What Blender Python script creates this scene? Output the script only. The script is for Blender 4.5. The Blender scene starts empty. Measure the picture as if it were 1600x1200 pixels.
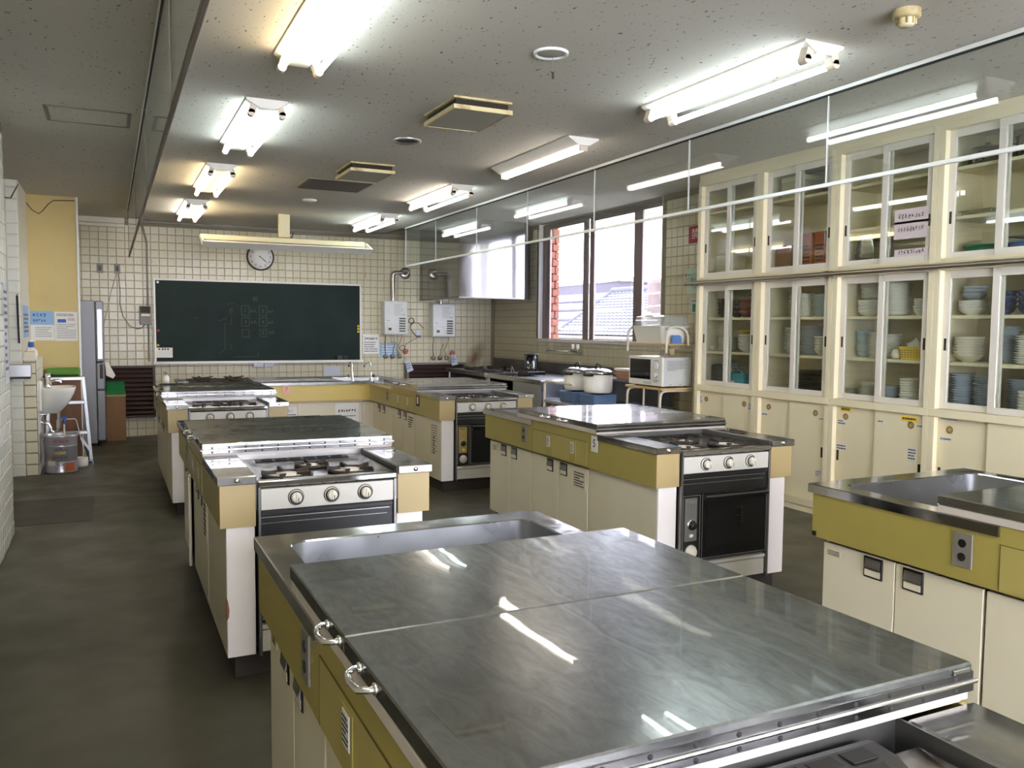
import bpy, math, random
from mathutils import Vector, Matrix
random.seed(7)
SC = bpy.context.scene
COL = SC.collection
# ------------------------------------------------------------------ camera
FPX, YAW, PITCH, ROLL, CAMZ = 1313.3, 0.44660, 0.06757, 0.00863, 1.45
_fw = Vector((math.sin(YAW)*math.cos(PITCH), math.cos(YAW)*math.cos(PITCH), -math.sin(PITCH)))
_rt = Vector((math.cos(YAW), -math.sin(YAW), 0))
_up = _rt.cross(_fw)
_r2 = _rt*math.cos(ROLL) + _up*math.sin(ROLL)
_u2 = _up*math.cos(ROLL) - _rt*math.sin(ROLL)
cam_data = bpy.data.cameras.new('camera')
cam = bpy.data.objects.new('camera', cam_data)
COL.objects.link(cam)
M = Matrix((_r2, _u2, -_fw)).transposed().to_4x4()
M.translation = (0, 0, CAMZ)
cam.matrix_world = M
cam_data.sensor_fit = 'HORIZONTAL'
cam_data.sensor_width = 36
cam_data.lens = FPX*36/1600
cam_data.clip_start = 0.05
SC.camera = cam
def proj(p):
    d = Vector(p)-Vector((0, 0, CAMZ))
    z = d.dot(_fw)
    if z < .05: return None
    return 800+FPX*d.dot(_r2)/z, 600-FPX*d.dot(_u2)/z, FPX/z
# ------------------------------------------------------------------ world, exposure
world = bpy.data.worlds.new('World'); SC.world = world
world.use_nodes = True
wn = world.node_tree.nodes
wn['Background'].inputs[0].default_value = (0.88, 0.89, 1.0, 1)
wn['Background'].inputs[1].default_value = 4.6
SC.view_settings.view_transform = 'Standard'
SC.view_settings.look = 'None'
SC.view_settings.gamma = 1
SC.view_settings.use_curve_mapping = False
SC.view_settings.exposure = 2.45
SC.render.film_transparent = False
try:
    cy = SC.cycles
    cy.max_bounces = 8; cy.diffuse_bounces = 4; cy.glossy_bounces = 4; cy.transparent_max_bounces = 16
    cy.sample_clamp_indirect = 6.0; cy.caustics_reflective = False; cy.caustics_refractive = False
    cy.use_denoising = True
except Exception:
    pass
TUBE_W, TUBE_C, TUBE_N = 4.3, 4.3, 4.3     # strength of warm, cool and neutral tubes
# ------------------------------------------------------------------ materials
def lin(c):
    c = c/255.0
    return c/12.92 if c <= .04045 else ((c+.055)/1.055)**2.4
def rgb(*c): return (lin(c[0]), lin(c[1]), lin(c[2]), 1)
class NT:
    def __init__(s, m): s.t = m.node_tree; s.n = s.t.nodes
    def new(s, ty, **kw):
        n = s.n.new(ty)
        for k, v in kw.items(): setattr(n, k, v)
        return n
    def link(s, a, b): s.t.links.new(a, b)
def mat(name, col, rough=.5, metal=0.0, var=None, vcol=None, bump=None, rvar=None, emit=None, spec=None, coat=None, stretch=None):
    """var=(scale, lo, hi) blends col to vcol by noise between lo..hi; bump=(scale, strength, dist); rvar=(scale, rlo, rhi)"""
    m = bpy.data.materials.new(name); m.use_nodes = True
    t = NT(m); b = t.n['Principled BSDF']
    b.inputs['Base Color'].default_value = col
    b.inputs['Roughness'].default_value = rough
    b.inputs['Metallic'].default_value = metal
    if spec is not None: b.inputs['Specular IOR Level'].default_value = spec
    if coat: b.inputs['Coat Weight'].default_value = coat; b.inputs['Coat Roughness'].default_value = .08
    if emit: b.inputs['Emission Color'].default_value = emit[0]; b.inputs['Emission Strength'].default_value = emit[1]
    co = None
    if var or bump or rvar:
        tc = t.new('ShaderNodeTexCoord'); co = tc.outputs['Object']
        if stretch:
            mp = t.new('ShaderNodeMapping'); mp.inputs['Scale'].default_value = stretch
            t.link(co, mp.inputs['Vector']); co = mp.outputs['Vector']
    def noise(sc, det=4):
        n = t.new('ShaderNodeTexNoise'); n.inputs['Scale'].default_value = sc; n.inputs['Detail'].default_value = det
        t.link(co, n.inputs['Vector']); return n.outputs['Fac']
    if var:
        mr = t.new('ShaderNodeMapRange'); mr.inputs['From Min'].default_value = var[1]; mr.inputs['From Max'].default_value = var[2]
        t.link(noise(var[0]), mr.inputs['Value'])
        mx = t.new('ShaderNodeMix', data_type='RGBA')
        mx.inputs[6].default_value = col; mx.inputs[7].default_value = vcol
        t.link(mr.outputs['Result'], mx.inputs['Factor']); t.link(mx.outputs[2], b.inputs['Base Color'])
    if rvar:
        mr = t.new('ShaderNodeMapRange'); mr.inputs['From Min'].default_value = .3; mr.inputs['From Max'].default_value = .7
        mr.inputs['To Min'].default_value = rvar[1]; mr.inputs['To Max'].default_value = rvar[2]
        t.link(noise(rvar[0], 6), mr.inputs['Value']); t.link(mr.outputs['Result'], b.inputs['Roughness'])
    if bump:
        bp = t.new('ShaderNodeBump'); bp.inputs['Strength'].default_value = bump[1]; bp.inputs['Distance'].default_value = bump[2]
        t.link(noise(bump[0], 2), bp.inputs['Height']); t.link(bp.outputs['Normal'], b.inputs['Normal'])
    return m
def glass_mat(name, tint, refl=1.0, haze=0.0, rough=.0):
    """thin pane: see-through, mirror by the angle it is seen at"""
    m = bpy.data.materials.new(name); m.use_nodes = True
    t = NT(m); t.n.remove(t.n['Principled BSDF'])
    out = t.n['Material Output']
    lw = t.new('ShaderNodeLayerWeight'); lw.inputs['Blend'].default_value = .5
    pw = t.new('ShaderNodeMath', operation='POWER'); pw.inputs[1].default_value = 5
    t.link(lw.outputs['Facing'], pw.inputs[0])
    ma = t.new('ShaderNodeMath', operation='MULTIPLY_ADD'); ma.inputs[1].default_value = .92*refl; ma.inputs[2].default_value = .04*refl
    t.link(pw.outputs[0], ma.inputs[0])
    tr = t.new('ShaderNodeBsdfTransparent'); tr.inputs[0].default_value = tint
    gl = t.new('ShaderNodeBsdfGlossy'); gl.inputs['Roughness'].default_value = rough; gl.inputs['Color'].default_value = (1, 1, 1, 1)
    mx = t.new('ShaderNodeMixShader'); t.link(ma.outputs[0], mx.inputs[0]); t.link(tr.outputs[0], mx.inputs[1]); t.link(gl.outputs[0], mx.inputs[2])
    last = mx.outputs[0]
    if haze:
        df = t.new('ShaderNodeBsdfDiffuse'); df.inputs[0].default_value = (.62, .66, .62, 1)
        m2 = t.new('ShaderNodeMixShader'); m2.inputs[0].default_value = haze
        t.link(last, m2.inputs[1]); t.link(df.outputs[0], m2.inputs[2]); last = m2.outputs[0]
    t.link(last, out.inputs['Surface'])
    return m
def emit_mat(name, col, s):
    m = bpy.data.materials.new(name); m.use_nodes = True
    t = NT(m); t.n.remove(t.n['Principled BSDF'])
    e = t.new('ShaderNodeEmission'); e.inputs[0].default_value = col; e.inputs[1].default_value = s
    t.link(e.outputs[0], t.n['Material Output'].inputs['Surface'])
    return m
def ceiling_mat():
    m = mat('ceiling_board', rgb(200, 195, 182), .9)
    t = NT(m); b = t.n['Principled BSDF']
    tc = t.new('ShaderNodeTexCoord')
    mp = t.new('ShaderNodeMapping'); mp.inputs['Scale'].default_value = (1.0, .55, 1)
    mp.inputs['Rotation'].default_value = (0, 0, .5)
    t.link(tc.outputs['Object'], mp.inputs['Vector'])
    n = t.new('ShaderNodeTexNoise'); n.inputs['Scale'].default_value = 55; n.inputs['Detail'].default_value = 3
    t.link(mp.outputs['Vector'], n.inputs['Vector'])
    mr = t.new('ShaderNodeMapRange'); mr.inputs['From Min'].default_value = .665; mr.inputs['From Max'].default_value = .70
    t.link(n.outputs['Fac'], mr.inputs['Value'])
    n2 = t.new('ShaderNodeTexNoise'); n2.inputs['Scale'].default_value = 1.1; t.link(tc.outputs['Object'], n2.inputs['Vector'])
    mb = t.new('ShaderNodeMix', data_type='RGBA'); mb.inputs[6].default_value = rgb(202, 197, 185); mb.inputs[7].default_value = rgb(192, 187, 173)
    t.link(n2.outputs['Fac'], mb.inputs['Factor'])
    mx = t.new('ShaderNodeMix', data_type='RGBA'); mx.inputs[7].default_value = rgb(100, 93, 80)
    t.link(mb.outputs[2], mx.inputs[6]); t.link(mr.outputs['Result'], mx.inputs['Factor']); t.link(mx.outputs[2], b.inputs['Base Color'])
    return m
W = {}
W['ceil'] = ceiling_mat()
W['floor'] = mat('floor_sheet', rgb(80, 77, 62), .42, var=(1.6, .35, .7), vcol=rgb(64, 61, 48), rvar=(3, .34, .55), bump=(60, .12, .002))
W['mat'] = mat('floor_patch', rgb(66, 62, 56), .6, var=(4, .4, .7), vcol=rgb(80, 76, 68))
W['tile'] = mat('cream_glazed_tile', rgb(200, 192, 165), .2, bump=(9, .10, .006), spec=.22)
def stain(m, c, r, col):
    """a burnt brown mark of its own shape on the tiles, round the world point c"""
    t = NT(m); b = t.n['Principled BSDF']; g = t.new('ShaderNodeNewGeometry')
    mp = t.new('ShaderNodeMapping'); mp.vector_type = 'TEXTURE'; mp.inputs['Location'].default_value = c; mp.inputs['Rotation'].default_value = (0, .55, 0); mp.inputs['Scale'].default_value = r
    t.link(g.outputs['Position'], mp.inputs['Vector'])
    ln = t.new('ShaderNodeVectorMath', operation='LENGTH'); t.link(mp.outputs['Vector'], ln.inputs[0])
    n = t.new('ShaderNodeTexNoise'); n.inputs['Scale'].default_value = 9; t.link(g.outputs['Position'], n.inputs['Vector'])
    ad = t.new('ShaderNodeMath', operation='MULTIPLY_ADD'); ad.inputs[1].default_value = .6; t.link(n.outputs['Fac'], ad.inputs[0]); t.link(ln.outputs['Value'], ad.inputs[2])
    mr = t.new('ShaderNodeMapRange'); mr.inputs['From Min'].default_value = .45; mr.inputs['From Max'].default_value = 1.35; mr.inputs['To Min'].default_value = .85; mr.inputs['To Max'].default_value = 0
    t.link(ad.outputs[0], mr.inputs['Value'])
    mx = t.new('ShaderNodeMix', data_type='RGBA'); mx.inputs[6].default_value = b.inputs['Base Color'].default_value; mx.inputs[7].default_value = col
    t.link(mr.outputs['Result'], mx.inputs['Factor']); t.link(mx.outputs[2], b.inputs['Base Color'])
stain(W['tile'], (5.02, 11.83, .98), (.13, .5, .30), rgb(104, 66, 34))
W['tile_white'] = mat('white_glazed_tile', rgb(228, 227, 214), .2, bump=(9, .10, .006), spec=.3)
W['tile_yellow'] = mat('pale_yellow_glazed_tile', rgb(222, 214, 184), .18)
W['grout'] = mat('tile_grout', rgb(128, 120, 98), .9)
W['plaster'] = mat('cream_plaster', rgb(210, 188, 130), .85, var=(1.5, .4, .75), vcol=rgb(198, 174, 116))
W['plain'] = mat('plain_wall', rgb(214, 208, 190), .85)
W['trim'] = mat('grey_trim', rgb(130, 126, 116), .6)
def steel_mat(name, col, r1, r2, mixf, bump, scr=.12):
    """worn sheet steel: a mirror lobe under a haze of fine scratches"""
    m = mat(name, col, r1, 1.0, bump=bump); t = NT(m); b = t.n['Principled BSDF']
    tc = t.new('ShaderNodeTexCoord'); n = t.new('ShaderNodeTexNoise'); n.inputs['Scale'].default_value = 3.2; n.inputs['Detail'].default_value = 8; n.inputs['Roughness'].default_value = .7
    t.link(tc.outputs['Object'], n.inputs['Vector'])
    g = t.new('ShaderNodeBsdfAnisotropic'); g.inputs['Color'].default_value = col; g.inputs['Roughness'].default_value = r2
    mr = t.new('ShaderNodeMapRange'); mr.inputs['From Min'].default_value = .32; mr.inputs['From Max'].default_value = .68
    mr.inputs['To Min'].default_value = mixf[0]; mr.inputs['To Max'].default_value = mixf[1]; t.link(n.outputs['Fac'], mr.inputs['Value'])
    m2 = t.new('ShaderNodeMapping'); m2.inputs['Scale'].default_value = (1, .35, 1); m2.inputs['Rotation'].default_value = (0, 0, .4); t.link(tc.outputs['Object'], m2.inputs['Vector'])
    n2 = t.new('ShaderNodeTexNoise'); n2.inputs['Scale'].default_value = 22; n2.inputs['Detail'].default_value = 10; n2.inputs['Roughness'].default_value = .75; n2.inputs['Distortion'].default_value = 1.5; t.link(m2.outputs['Vector'], n2.inputs['Vector'])
    r2_ = t.new('ShaderNodeMapRange'); r2_.inputs['From Min'].default_value = .3; r2_.inputs['From Max'].default_value = .7; r2_.inputs['To Min'].default_value = 1-scr; r2_.inputs['To Max'].default_value = 1+scr; t.link(n2.outputs['Fac'], r2_.inputs['Value'])
    vm = t.new('ShaderNodeVectorMath', operation='SCALE'); vm.inputs[0].default_value = col[:3]; t.link(r2_.outputs['Result'], vm.inputs['Scale']); t.link(vm.outputs['Vector'], g.inputs['Color'])
    mx = t.new('ShaderNodeMixShader'); t.link(mr.outputs['Result'], mx.inputs[0]); t.link(b.outputs[0], mx.inputs[1]); t.link(g.outputs[0], mx.inputs[2])
    t.link(mx.outputs[0], t.n['Material Output'].inputs['Surface']); return m
W['steel'] = steel_mat('sheet_steel', (.40, .40, .39, 1), .045, .28, (.30, .58), (2.6, .05, .02))
W['steel_worn'] = steel_mat('scratched_sheet_steel', (.28, .285, .28, 1), .022, .25, (.68, .97), (2.2, .08, .02), .3)
W['steel2'] = mat('stainless_edge', (.44, .44, .435, 1), .1, 1.0, rvar=(14, .05, .16))
W['hinge'] = mat('dull_hinge_steel', (.17, .168, .166, 1), .22, 1.0, var=(9, .4, .7), vcol=(.11, .105, .10, 1))
W['steel_sink'] = mat('brushed_sink_steel', (.48, .485, .50, 1), .32, 1.0, rvar=(9, .26, .4))
W['hood'] = mat('hood_steel', (.29, .285, .28, 1), .10, 1.0, bump=(2.2, .12, .02))
W['steel_dark'] = mat('dull_dark_steel', (.19, .185, .18, 1), .38, .9, var=(3, .4, .7), vcol=(.13, .125, .12, 1))
W['chrome'] = mat('chrome', (.78, .78, .78, 1), .07, 1.0)
W['alum'] = mat('aluminium', (.46, .46, .455, 1), .35, .9)
W['olive'] = mat('olive_laminate', rgb(164, 150, 80), .38, var=(2, .4, .75), vcol=rgb(155, 141, 72))
W['mustard'] = mat('mustard_laminate', rgb(206, 180, 100), .4)
W['tan'] = mat('tan_laminate', rgb(174, 153, 106), .45)
W['cream'] = mat('cream_laminate', rgb(216, 207, 182), .42, var=(2.2, .42, .75), vcol=rgb(207, 197, 170))
W['white_end'] = mat('white_end_laminate', rgb(238, 230, 224), .5)
W['white_strip'] = mat('white_edge_strip', rgb(196, 186, 176), .45)
W['black'] = mat('black_plastic', rgb(20, 19, 19), .4)
W['enamel'] = mat('black_oven_glass', (.008, .008, .009, 1), .06)
W['iron'] = mat('cast_iron', rgb(38, 32, 28), .6, var=(20, .4, .7), vcol=rgb(62, 48, 38))
W['kick'] = mat('dark_plinth', rgb(46, 38, 32), .7)
W['gap'] = mat('dark_gap', rgb(30, 26, 22), .8)
W['knobwhite'] = mat('ivory_plastic', rgb(222, 214, 198), .35)
W['panelwhite'] = mat('enamelled_white_panel', rgb(204, 200, 190), .3)
W['rangesteel'] = mat('range_side_steel', (.24, .23, .215, 1), .35, .9)
W['gold'] = mat('gold_plate', (.62, .46, .13, 1), .3, .9)
W['pan'] = mat('greasy_hob_pan', (.30, .29, .285, 1), .24, 1.0, var=(12, .42, .62), vcol=(.13, .115, .105, 1))
W['cab'] = mat('cream_painted_wood', rgb(236, 224, 190), .5, var=(1.7, .42, .8), vcol=rgb(229, 215, 178))
W['cabin'] = mat('cabinet_interior', rgb(204, 190, 152), .6)
W['doorframe'] = mat('pale_sliding_door_frame', rgb(226, 219, 206), .45)
W['pull'] = mat('bronze_finger_pull', rgb(58, 48, 36), .35, .6)
W['ring'] = mat('brass_ring', rgb(150, 118, 64), .4, .5)
W['pane'] = glass_mat('cabinet_glass', (.93, .95, .93, 1))
W['barrier'] = glass_mat('smoke_barrier_glass', (.95, .97, .96, 1), 1.15, .02)
W['barrier_wired'] = glass_mat('wired_barrier_glass', (.95, .97, .96, 1), 1.0, .13, .05)
W['winpane'] = glass_mat('window_glass', (.97, .98, .99, 1))
W['winpane_dimming'] = glass_mat('grey_tinted_window_glass', (.73, .735, .76, 1))  # grey tint added to dim the daylight and the bright view outdoors
W['railwhite'] = mat('white_metal_rail', rgb(226, 226, 222), .4)
W['railgrey'] = mat('grey_metal_rail', rgb(112, 104, 94), .5)
W['bronze'] = mat('bronze_window_frame', rgb(124, 108, 104), .4, .3)
W['sillgrey'] = mat('pale_window_sill', rgb(178, 172, 176), .5)
W['reveal'] = mat('white_reveal', rgb(224, 222, 226), .6)
W['chalkgreen'] = mat('chalkboard_green', rgb(14, 30, 23), .5, var=(2.5, .35, .75), vcol=rgb(24, 42, 35), spec=.15)
W['chalk'] = mat('chalk', rgb(72, 84, 74), .9)
W['boardframe'] = mat('board_frame', rgb(226, 222, 212), .4)
W['brown'] = mat('dark_brown_louvre', rgb(50, 30, 26), .5)
W['lightwhite'] = mat('fixture_white', rgb(232, 228, 216), .5)
W['lightold'] = mat('yellowed_fixture', rgb(216, 206, 164), .5)
W['cap'] = mat('lamp_holder', rgb(214, 200, 180), .5)
W['tube_w'] = emit_mat('warm_tube', (1.0, .80, .50, 1), TUBE_W)
W['tube_c'] = emit_mat('cool_tube', (.82, .95, 1.0, 1), TUBE_C)
W['tube_n'] = emit_mat('neutral_tube', (1.0, .90, .80, 1), TUBE_N)
W['vent'] = mat('yellowed_vent_plastic', rgb(206, 190, 140), .5, var=(8, .5, .75), vcol=rgb(140, 112, 66))
W['ventpanel'] = mat('vent_panel', rgb(168, 164, 148), .6)
W['dark'] = mat('dark_void', rgb(40, 32, 22), .9)
W['grille'] = mat('dark_grille', rgb(72, 64, 52), .7)
W['heater'] = mat('grey_white_heater', rgb(206, 206, 200), .35, var=(3, .4, .75), vcol=rgb(190, 190, 186))
W['pipe'] = mat('flue_pipe', (.42, .38, .33, 1), .3, 1.0)
W['red'] = mat('red_plastic', rgb(170, 40, 36), .45)
W['redsign'] = mat('dark_red_sign', rgb(150, 28, 46), .5)
W['pinksign'] = mat('pink_tag', rgb(232, 176, 160), .6)
W['paper'] = mat('white_paper', rgb(226, 224, 216), .8)
W['paper_grey'] = mat('pale_grey_paper', rgb(196, 198, 206), .8)
W['paper_green'] = mat('pale_green_paper', rgb(186, 206, 190), .8)
W['paper_blue'] = mat('pale_blue_paper', rgb(150, 182, 214), .8)
W['paper_pink'] = mat('pale_pink_paper', rgb(222, 204, 206), .8)
W['yellowlabel'] = mat('yellow_label', rgb(240, 206, 60), .6)
W['ink'] = mat('ink', rgb(44, 42, 44), .8)
W['ink_soft'] = mat('soft_ink', rgb(120, 116, 112), .8)
W['ink_white'] = mat('white_print', rgb(236, 226, 224), .7)
W['ink_red'] = mat('red_print', rgb(190, 54, 48), .7)
W['ink_blue'] = mat('blue_print', rgb(56, 96, 168), .7)
W['ink_green'] = mat('green_print', rgb(70, 140, 70), .7)
W['porcelain'] = mat('white_porcelain', rgb(226, 222, 212), .12)
W['plate'] = mat('white_china', rgb(228, 224, 212), .16)
W['plate_blue'] = mat('blue_grey_china', rgb(176, 186, 196), .18)
W['plate_celadon'] = mat('pale_celadon_china', rgb(188, 202, 202), .18)
W['plate_cream'] = mat('cream_china', rgb(222, 212, 190), .2)
W['plate_dark'] = mat('dark_stoneware', rgb(66, 66, 56), .35)
W['lacquer_red'] = mat('red_lacquer', rgb(128, 50, 34), .2)
W['lacquer_black'] = mat('black_lacquer', rgb(34, 24, 24), .15)
W['navy'] = mat('navy_patterned_china', rgb(38, 46, 76), .25, var=(40, .45, .55), vcol=rgb(70, 82, 120))
W['teal'] = mat('teal_plastic', rgb(62, 158, 172), .45)
W['yellow'] = mat('yellow_plastic', rgb(232, 196, 52), .45)
W['green'] = mat('green_plastic', rgb(30, 130, 84), .4)
W['blue'] = mat('blue_plastic', rgb(92, 130, 186), .45)
W['whiteplastic'] = mat('white_plastic', rgb(230, 226, 214), .35)
W['clear'] = glass_mat('clear_plastic', (.88, .89, .88, 1), 1.0, .25)
W['glasscup'] = glass_mat('tumbler_glass', (.90, .92, .90, 1), 1.0, .12)
W['mould'] = mat('tin_mould', (.62, .61, .58, 1), .25, 1.0)
W['cardboard'] = mat('brown_cardboard', rgb(150, 104, 66), .8)
W['orangebox'] = mat('orange_box', rgb(176, 92, 46), .7)
W['wood'] = mat('brown_plywood', rgb(140, 92, 54), .55, var=(5, .35, .7), vcol=rgb(116, 72, 40), stretch=(1, 1, .15))
W['wood_light'] = mat('tan_plywood', rgb(134, 98, 58), .6, var=(5, .35, .7), vcol=rgb(116, 82, 46), stretch=(1, 1, .15))
W['greencloth'] = mat('green_vinyl', rgb(84, 134, 40), .6, bump=(120, .2, .002))
W['greensheet'] = mat('dark_green_sheet', rgb(20, 112, 62), .5)
W['fridge'] = mat('grey_fridge_side', rgb(142, 144, 148), .4)
W['fridgedoor'] = mat('silver_fridge_door', rgb(126, 126, 130), .4, .2)
W['can'] = mat('tinplate_can', rgb(190, 188, 190), .3, .55, var=(5, .55, .8), vcol=rgb(180, 150, 120))
W['woodboard'] = mat('cutting_board_wood', rgb(176, 130, 92), .6)
W['rackwood'] = mat('rack_board_wood', rgb(200, 172, 118), .5)
W['rackpipe'] = mat('cream_pipe', rgb(218, 208, 186), .4)
W['bluecloth'] = mat('blue_box', rgb(92, 116, 150), .7)
W['brick'] = mat('orange_brick', rgb(126, 78, 60), .85, var=(30, .4, .7), vcol=rgb(112, 66, 50))
W['mortar'] = mat('mortar', rgb(90, 64, 54), .9)
W['kawara'] = mat('grey_roof_tile', rgb(76, 77, 82), .6)
W['lilac'] = mat('pale_lilac_render', rgb(76, 72, 80), .9)
W['outwall'] = mat('pale_house_wall', rgb(92, 88, 83), .9)
W['greyroof'] = mat('grey_slate_roof', rgb(60, 62, 72), .8)
W['concrete'] = mat('pinkish_concrete', rgb(92, 80, 77), .9, var=(6, .4, .7), vcol=rgb(80, 70, 68))
W['ground'] = mat('asphalt', rgb(120, 120, 118), .9)
W['soot'] = mat('scorched_tile', rgb(120, 84, 50), .3)
W['tag_steel'] = mat('grey_socket_plate', rgb(132, 126, 118), .4, .3)
W['hatch'] = mat('olive_hatch', rgb(168, 154, 88), .4)
W['groove'] = mat('olive_groove', rgb(92, 82, 40), .6)
# ------------------------------------------------------------------ mesh builder
class MB:
    def __init__(s): s.v = []; s.f = []; s.sm = []; s.at = []
    def add(s, vs, fs, smooth=False):
        o = len(s.v); s.at.append((o, len(s.f))); s.v += [tuple(p) for p in vs]
        s.f += [tuple(o+i for i in f) for f in fs]; s.sm += [smooth]*len(fs); return s
    def box(s, x0, x1, y0, y1, z0, z1, b=0):
        if x0 > x1: x0, x1 = x1, x0
        if y0 > y1: y0, y1 = y1, y0
        if z0 > z1: z0, z1 = z1, z0
        if not b:
            return s.add([(x0,y0,z0),(x1,y0,z0),(x1,y1,z0),(x0,y1,z0),(x0,y0,z1),(x1,y0,z1),(x1,y1,z1),(x0,y1,z1)],
                [(0,3,2,1),(4,5,6,7),(0,1,5,4),(1,2,6,5),(2,3,7,6),(3,0,4,7)])
        b = min(b, (x1-x0)*.45, (y1-y0)*.45, (z1-z0)*.45)
        lo = (x0, y0, z0); hi = (x1, y1, z1); vs = []; idx = {}
        for sx in (0, 1):
            for sy in (0, 1):
                for sz in (0, 1):
                    c = [hi[i] if (sx, sy, sz)[i] else lo[i] for i in range(3)]
                    d = [-b if (sx, sy, sz)[i] else b for i in range(3)]
                    for ax in range(3):
                        p = [c[i] if i == ax else c[i]+d[i] for i in range(3)]
                        idx[(sx, sy, sz, ax)] = len(vs); vs.append(p)
        g = lambda a, b_, c, ax: idx[(a, b_, c, ax)]
        fs = []
        for k in (0, 1):
            r = (lambda L: tuple(L)) if k else (lambda L: tuple(reversed(L)))
            fs.append(r([g(k,0,0,0), g(k,1,0,0), g(k,1,1,0), g(k,0,1,0)]))
            fs.append(r([g(0,k,0,1), g(0,k,1,1), g(1,k,1,1), g(1,k,0,1)]))
            fs.append(r([g(0,0,k,2), g(1,0,k,2), g(1,1,k,2), g(0,1,k,2)]))
        def q(L): fs.append(tuple(L))
        for a in (0, 1):
            for c in (0, 1):
                e = [g(a,c,0,0), g(a,c,1,0), g(a,c,1,1), g(a,c,0,1)]; q(e if a != c else e[::-1])
                e = [g(a,0,c,0), g(a,0,c,2), g(a,1,c,2), g(a,1,c,0)]; q(e if a != c else e[::-1])
                e = [g(0,a,c,1), g(1,a,c,1), g(1,a,c,2), g(0,a,c,2)]; q(e if a != c else e[::-1])
        for a in (0, 1):
            for c in (0, 1):
                for d in (0, 1):
                    e = [g(a,c,d,0), g(a,c,d,1), g(a,c,d,2)]; q(e if (a+c+d) % 2 else e[::-1])
        return s.add(vs, fs)
    def cyl(s, p0, p1, r0, r1=None, n=16, caps=True):
        r1 = r0 if r1 is None else r1
        p0 = Vector(p0); p1 = Vector(p1); d = (p1-p0).normalized()
        a = d.orthogonal().normalized(); b = d.cross(a)
        ring = lambda p, r: [p+(a*math.cos(2*math.pi*i/n)+b*math.sin(2*math.pi*i/n))*r for i in range(n)]
        A, B = ring(p0, r0), ring(p1, r1)
        s.add(A+B, [(i, (i+1) % n, n+(i+1) % n, n+i) for i in range(n)], True)
        if caps:
            s.add(A, [tuple(range(n-1, -1, -1))]); s.add(B, [tuple(range(n))])
        return s
    def lathe(s, prof, c=(0, 0, 0), n=24, smooth=True, axis='z'):
        vs = []
        for r, z in prof:
            for i in range(n):
                t = 2*math.pi*i/n; x, y = r*math.cos(t), r*math.sin(t)
                p = (x, y, z) if axis == 'z' else ((z, x, y) if axis == 'x' else (y, z, x))
                vs.append((c[0]+p[0], c[1]+p[1], c[2]+p[2]))
        fs = []
        for k in range(len(prof)-1):
            for i in range(n):
                j = (i+1) % n
                fs.append((k*n+i, k*n+j, (k+1)*n+j, (k+1)*n+i))
        return s.add(vs, fs, smooth)
    def tube(s, pts, r, n=8, closed=False, caps=True):
        P = [Vector(p) for p in pts]; m = len(P); rings = []; prev = None
        for i in range(m):
            if closed: d = (P[(i+1) % m]-P[i-1]).normalized()
            else: d = ((P[min(i+1, m-1)]-P[max(i-1, 0)])).normalized()
            a = d.orthogonal().normalized() if prev is None else (prev-d*prev.dot(d)).normalized()
            prev = a; b = d.cross(a)
            rings += [P[i]+(a*math.cos(2*math.pi*k/n)+b*math.sin(2*math.pi*k/n))*r for k in range(n)]
        fs = []
        for i in range(m if closed else m-1):
            j = (i+1) % m
            for k in range(n): fs.append((i*n+k, i*n+(k+1) % n, j*n+(k+1) % n, j*n+k))
        s.add(rings, fs, True)
        if caps and not closed:
            s.add(rings[:n], [tuple(range(n-1, -1, -1))]); s.add(rings[-n:], [tuple(range(n))])
        return s
    def loft(s, loops, cap0=False, cap1=False, smooth=False):
        n = len(loops[0]); vs = [p for L in loops for p in L]; fs = []
        for k in range(len(loops)-1):
            for i in range(n):
                j = (i+1) % n; fs.append((k*n+i, k*n+j, (k+1)*n+j, (k+1)*n+i))
        s.add(vs, fs, smooth)
        if cap0: s.add(loops[0], [tuple(range(n-1, -1, -1))])
        if cap1: s.add(loops[-1], [tuple(range(n))])
        return s
    def prism(s, poly, a0, a1, axis='y'):
        """poly: 2D points; extruded along axis"""
        def P(u, v, a): return (a, u, v) if axis == 'x' else ((u, a, v) if axis == 'y' else (u, v, a))
        n = len(poly); A = [P(u, v, a0) for u, v in poly]; B = [P(u, v, a1) for u, v in poly]
        s.add(A+B, [(i, (i+1) % n, n+(i+1) % n, n+i) for i in range(n)]+[tuple(range(n-1, -1, -1)), tuple(range(n, 2*n))])
        return s
    def mesh(s, name, m):
        me = bpy.data.meshes.new(name); me.from_pydata(s.v, [], s.f); me.update()
        me.polygons.foreach_set('use_smooth', s.sm)
        if m is not None: me.materials.append(m)
        return me
def rrect(x0, x1, y0, y1, z, r, n=5):
    pts = []
    for cx, cy, a0 in ((x1-r, y1-r, 0), (x0+r, y1-r, 90), (x0+r, y0+r, 180), (x1-r, y0+r, 270)):
        for i in range(n):
            a = math.radians(a0+90*i/(n-1)); pts.append((cx+r*math.cos(a), cy+r*math.sin(a), z))
    return pts
def outer_for(x0, x1, y0, y1, z, n=5):
    pts = []
    for x, y in ((x1, y1), (x0, y1), (x0, y0), (x1, y0)): pts += [(x, y, z)]*n
    return pts
def ob(name, mb, m, parent=None, loc=None, rotz=0):
    me = mb.mesh(name, W[m] if isinstance(m, str) else m) if isinstance(mb, MB) else mb
    o = bpy.data.objects.new(name, me); COL.objects.link(o)
    if parent is not None: o.parent = parent
    if loc: o.location = loc
    if rotz: o.rotation_euler = (0, 0, rotz)
    return o
def tag(o, label=None, cat=None, group=None, kind=None):
    if label: o['label'] = label
    if cat: o['category'] = cat
    if group: o['group'] = group
    if kind: o['kind'] = kind
    return o
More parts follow.
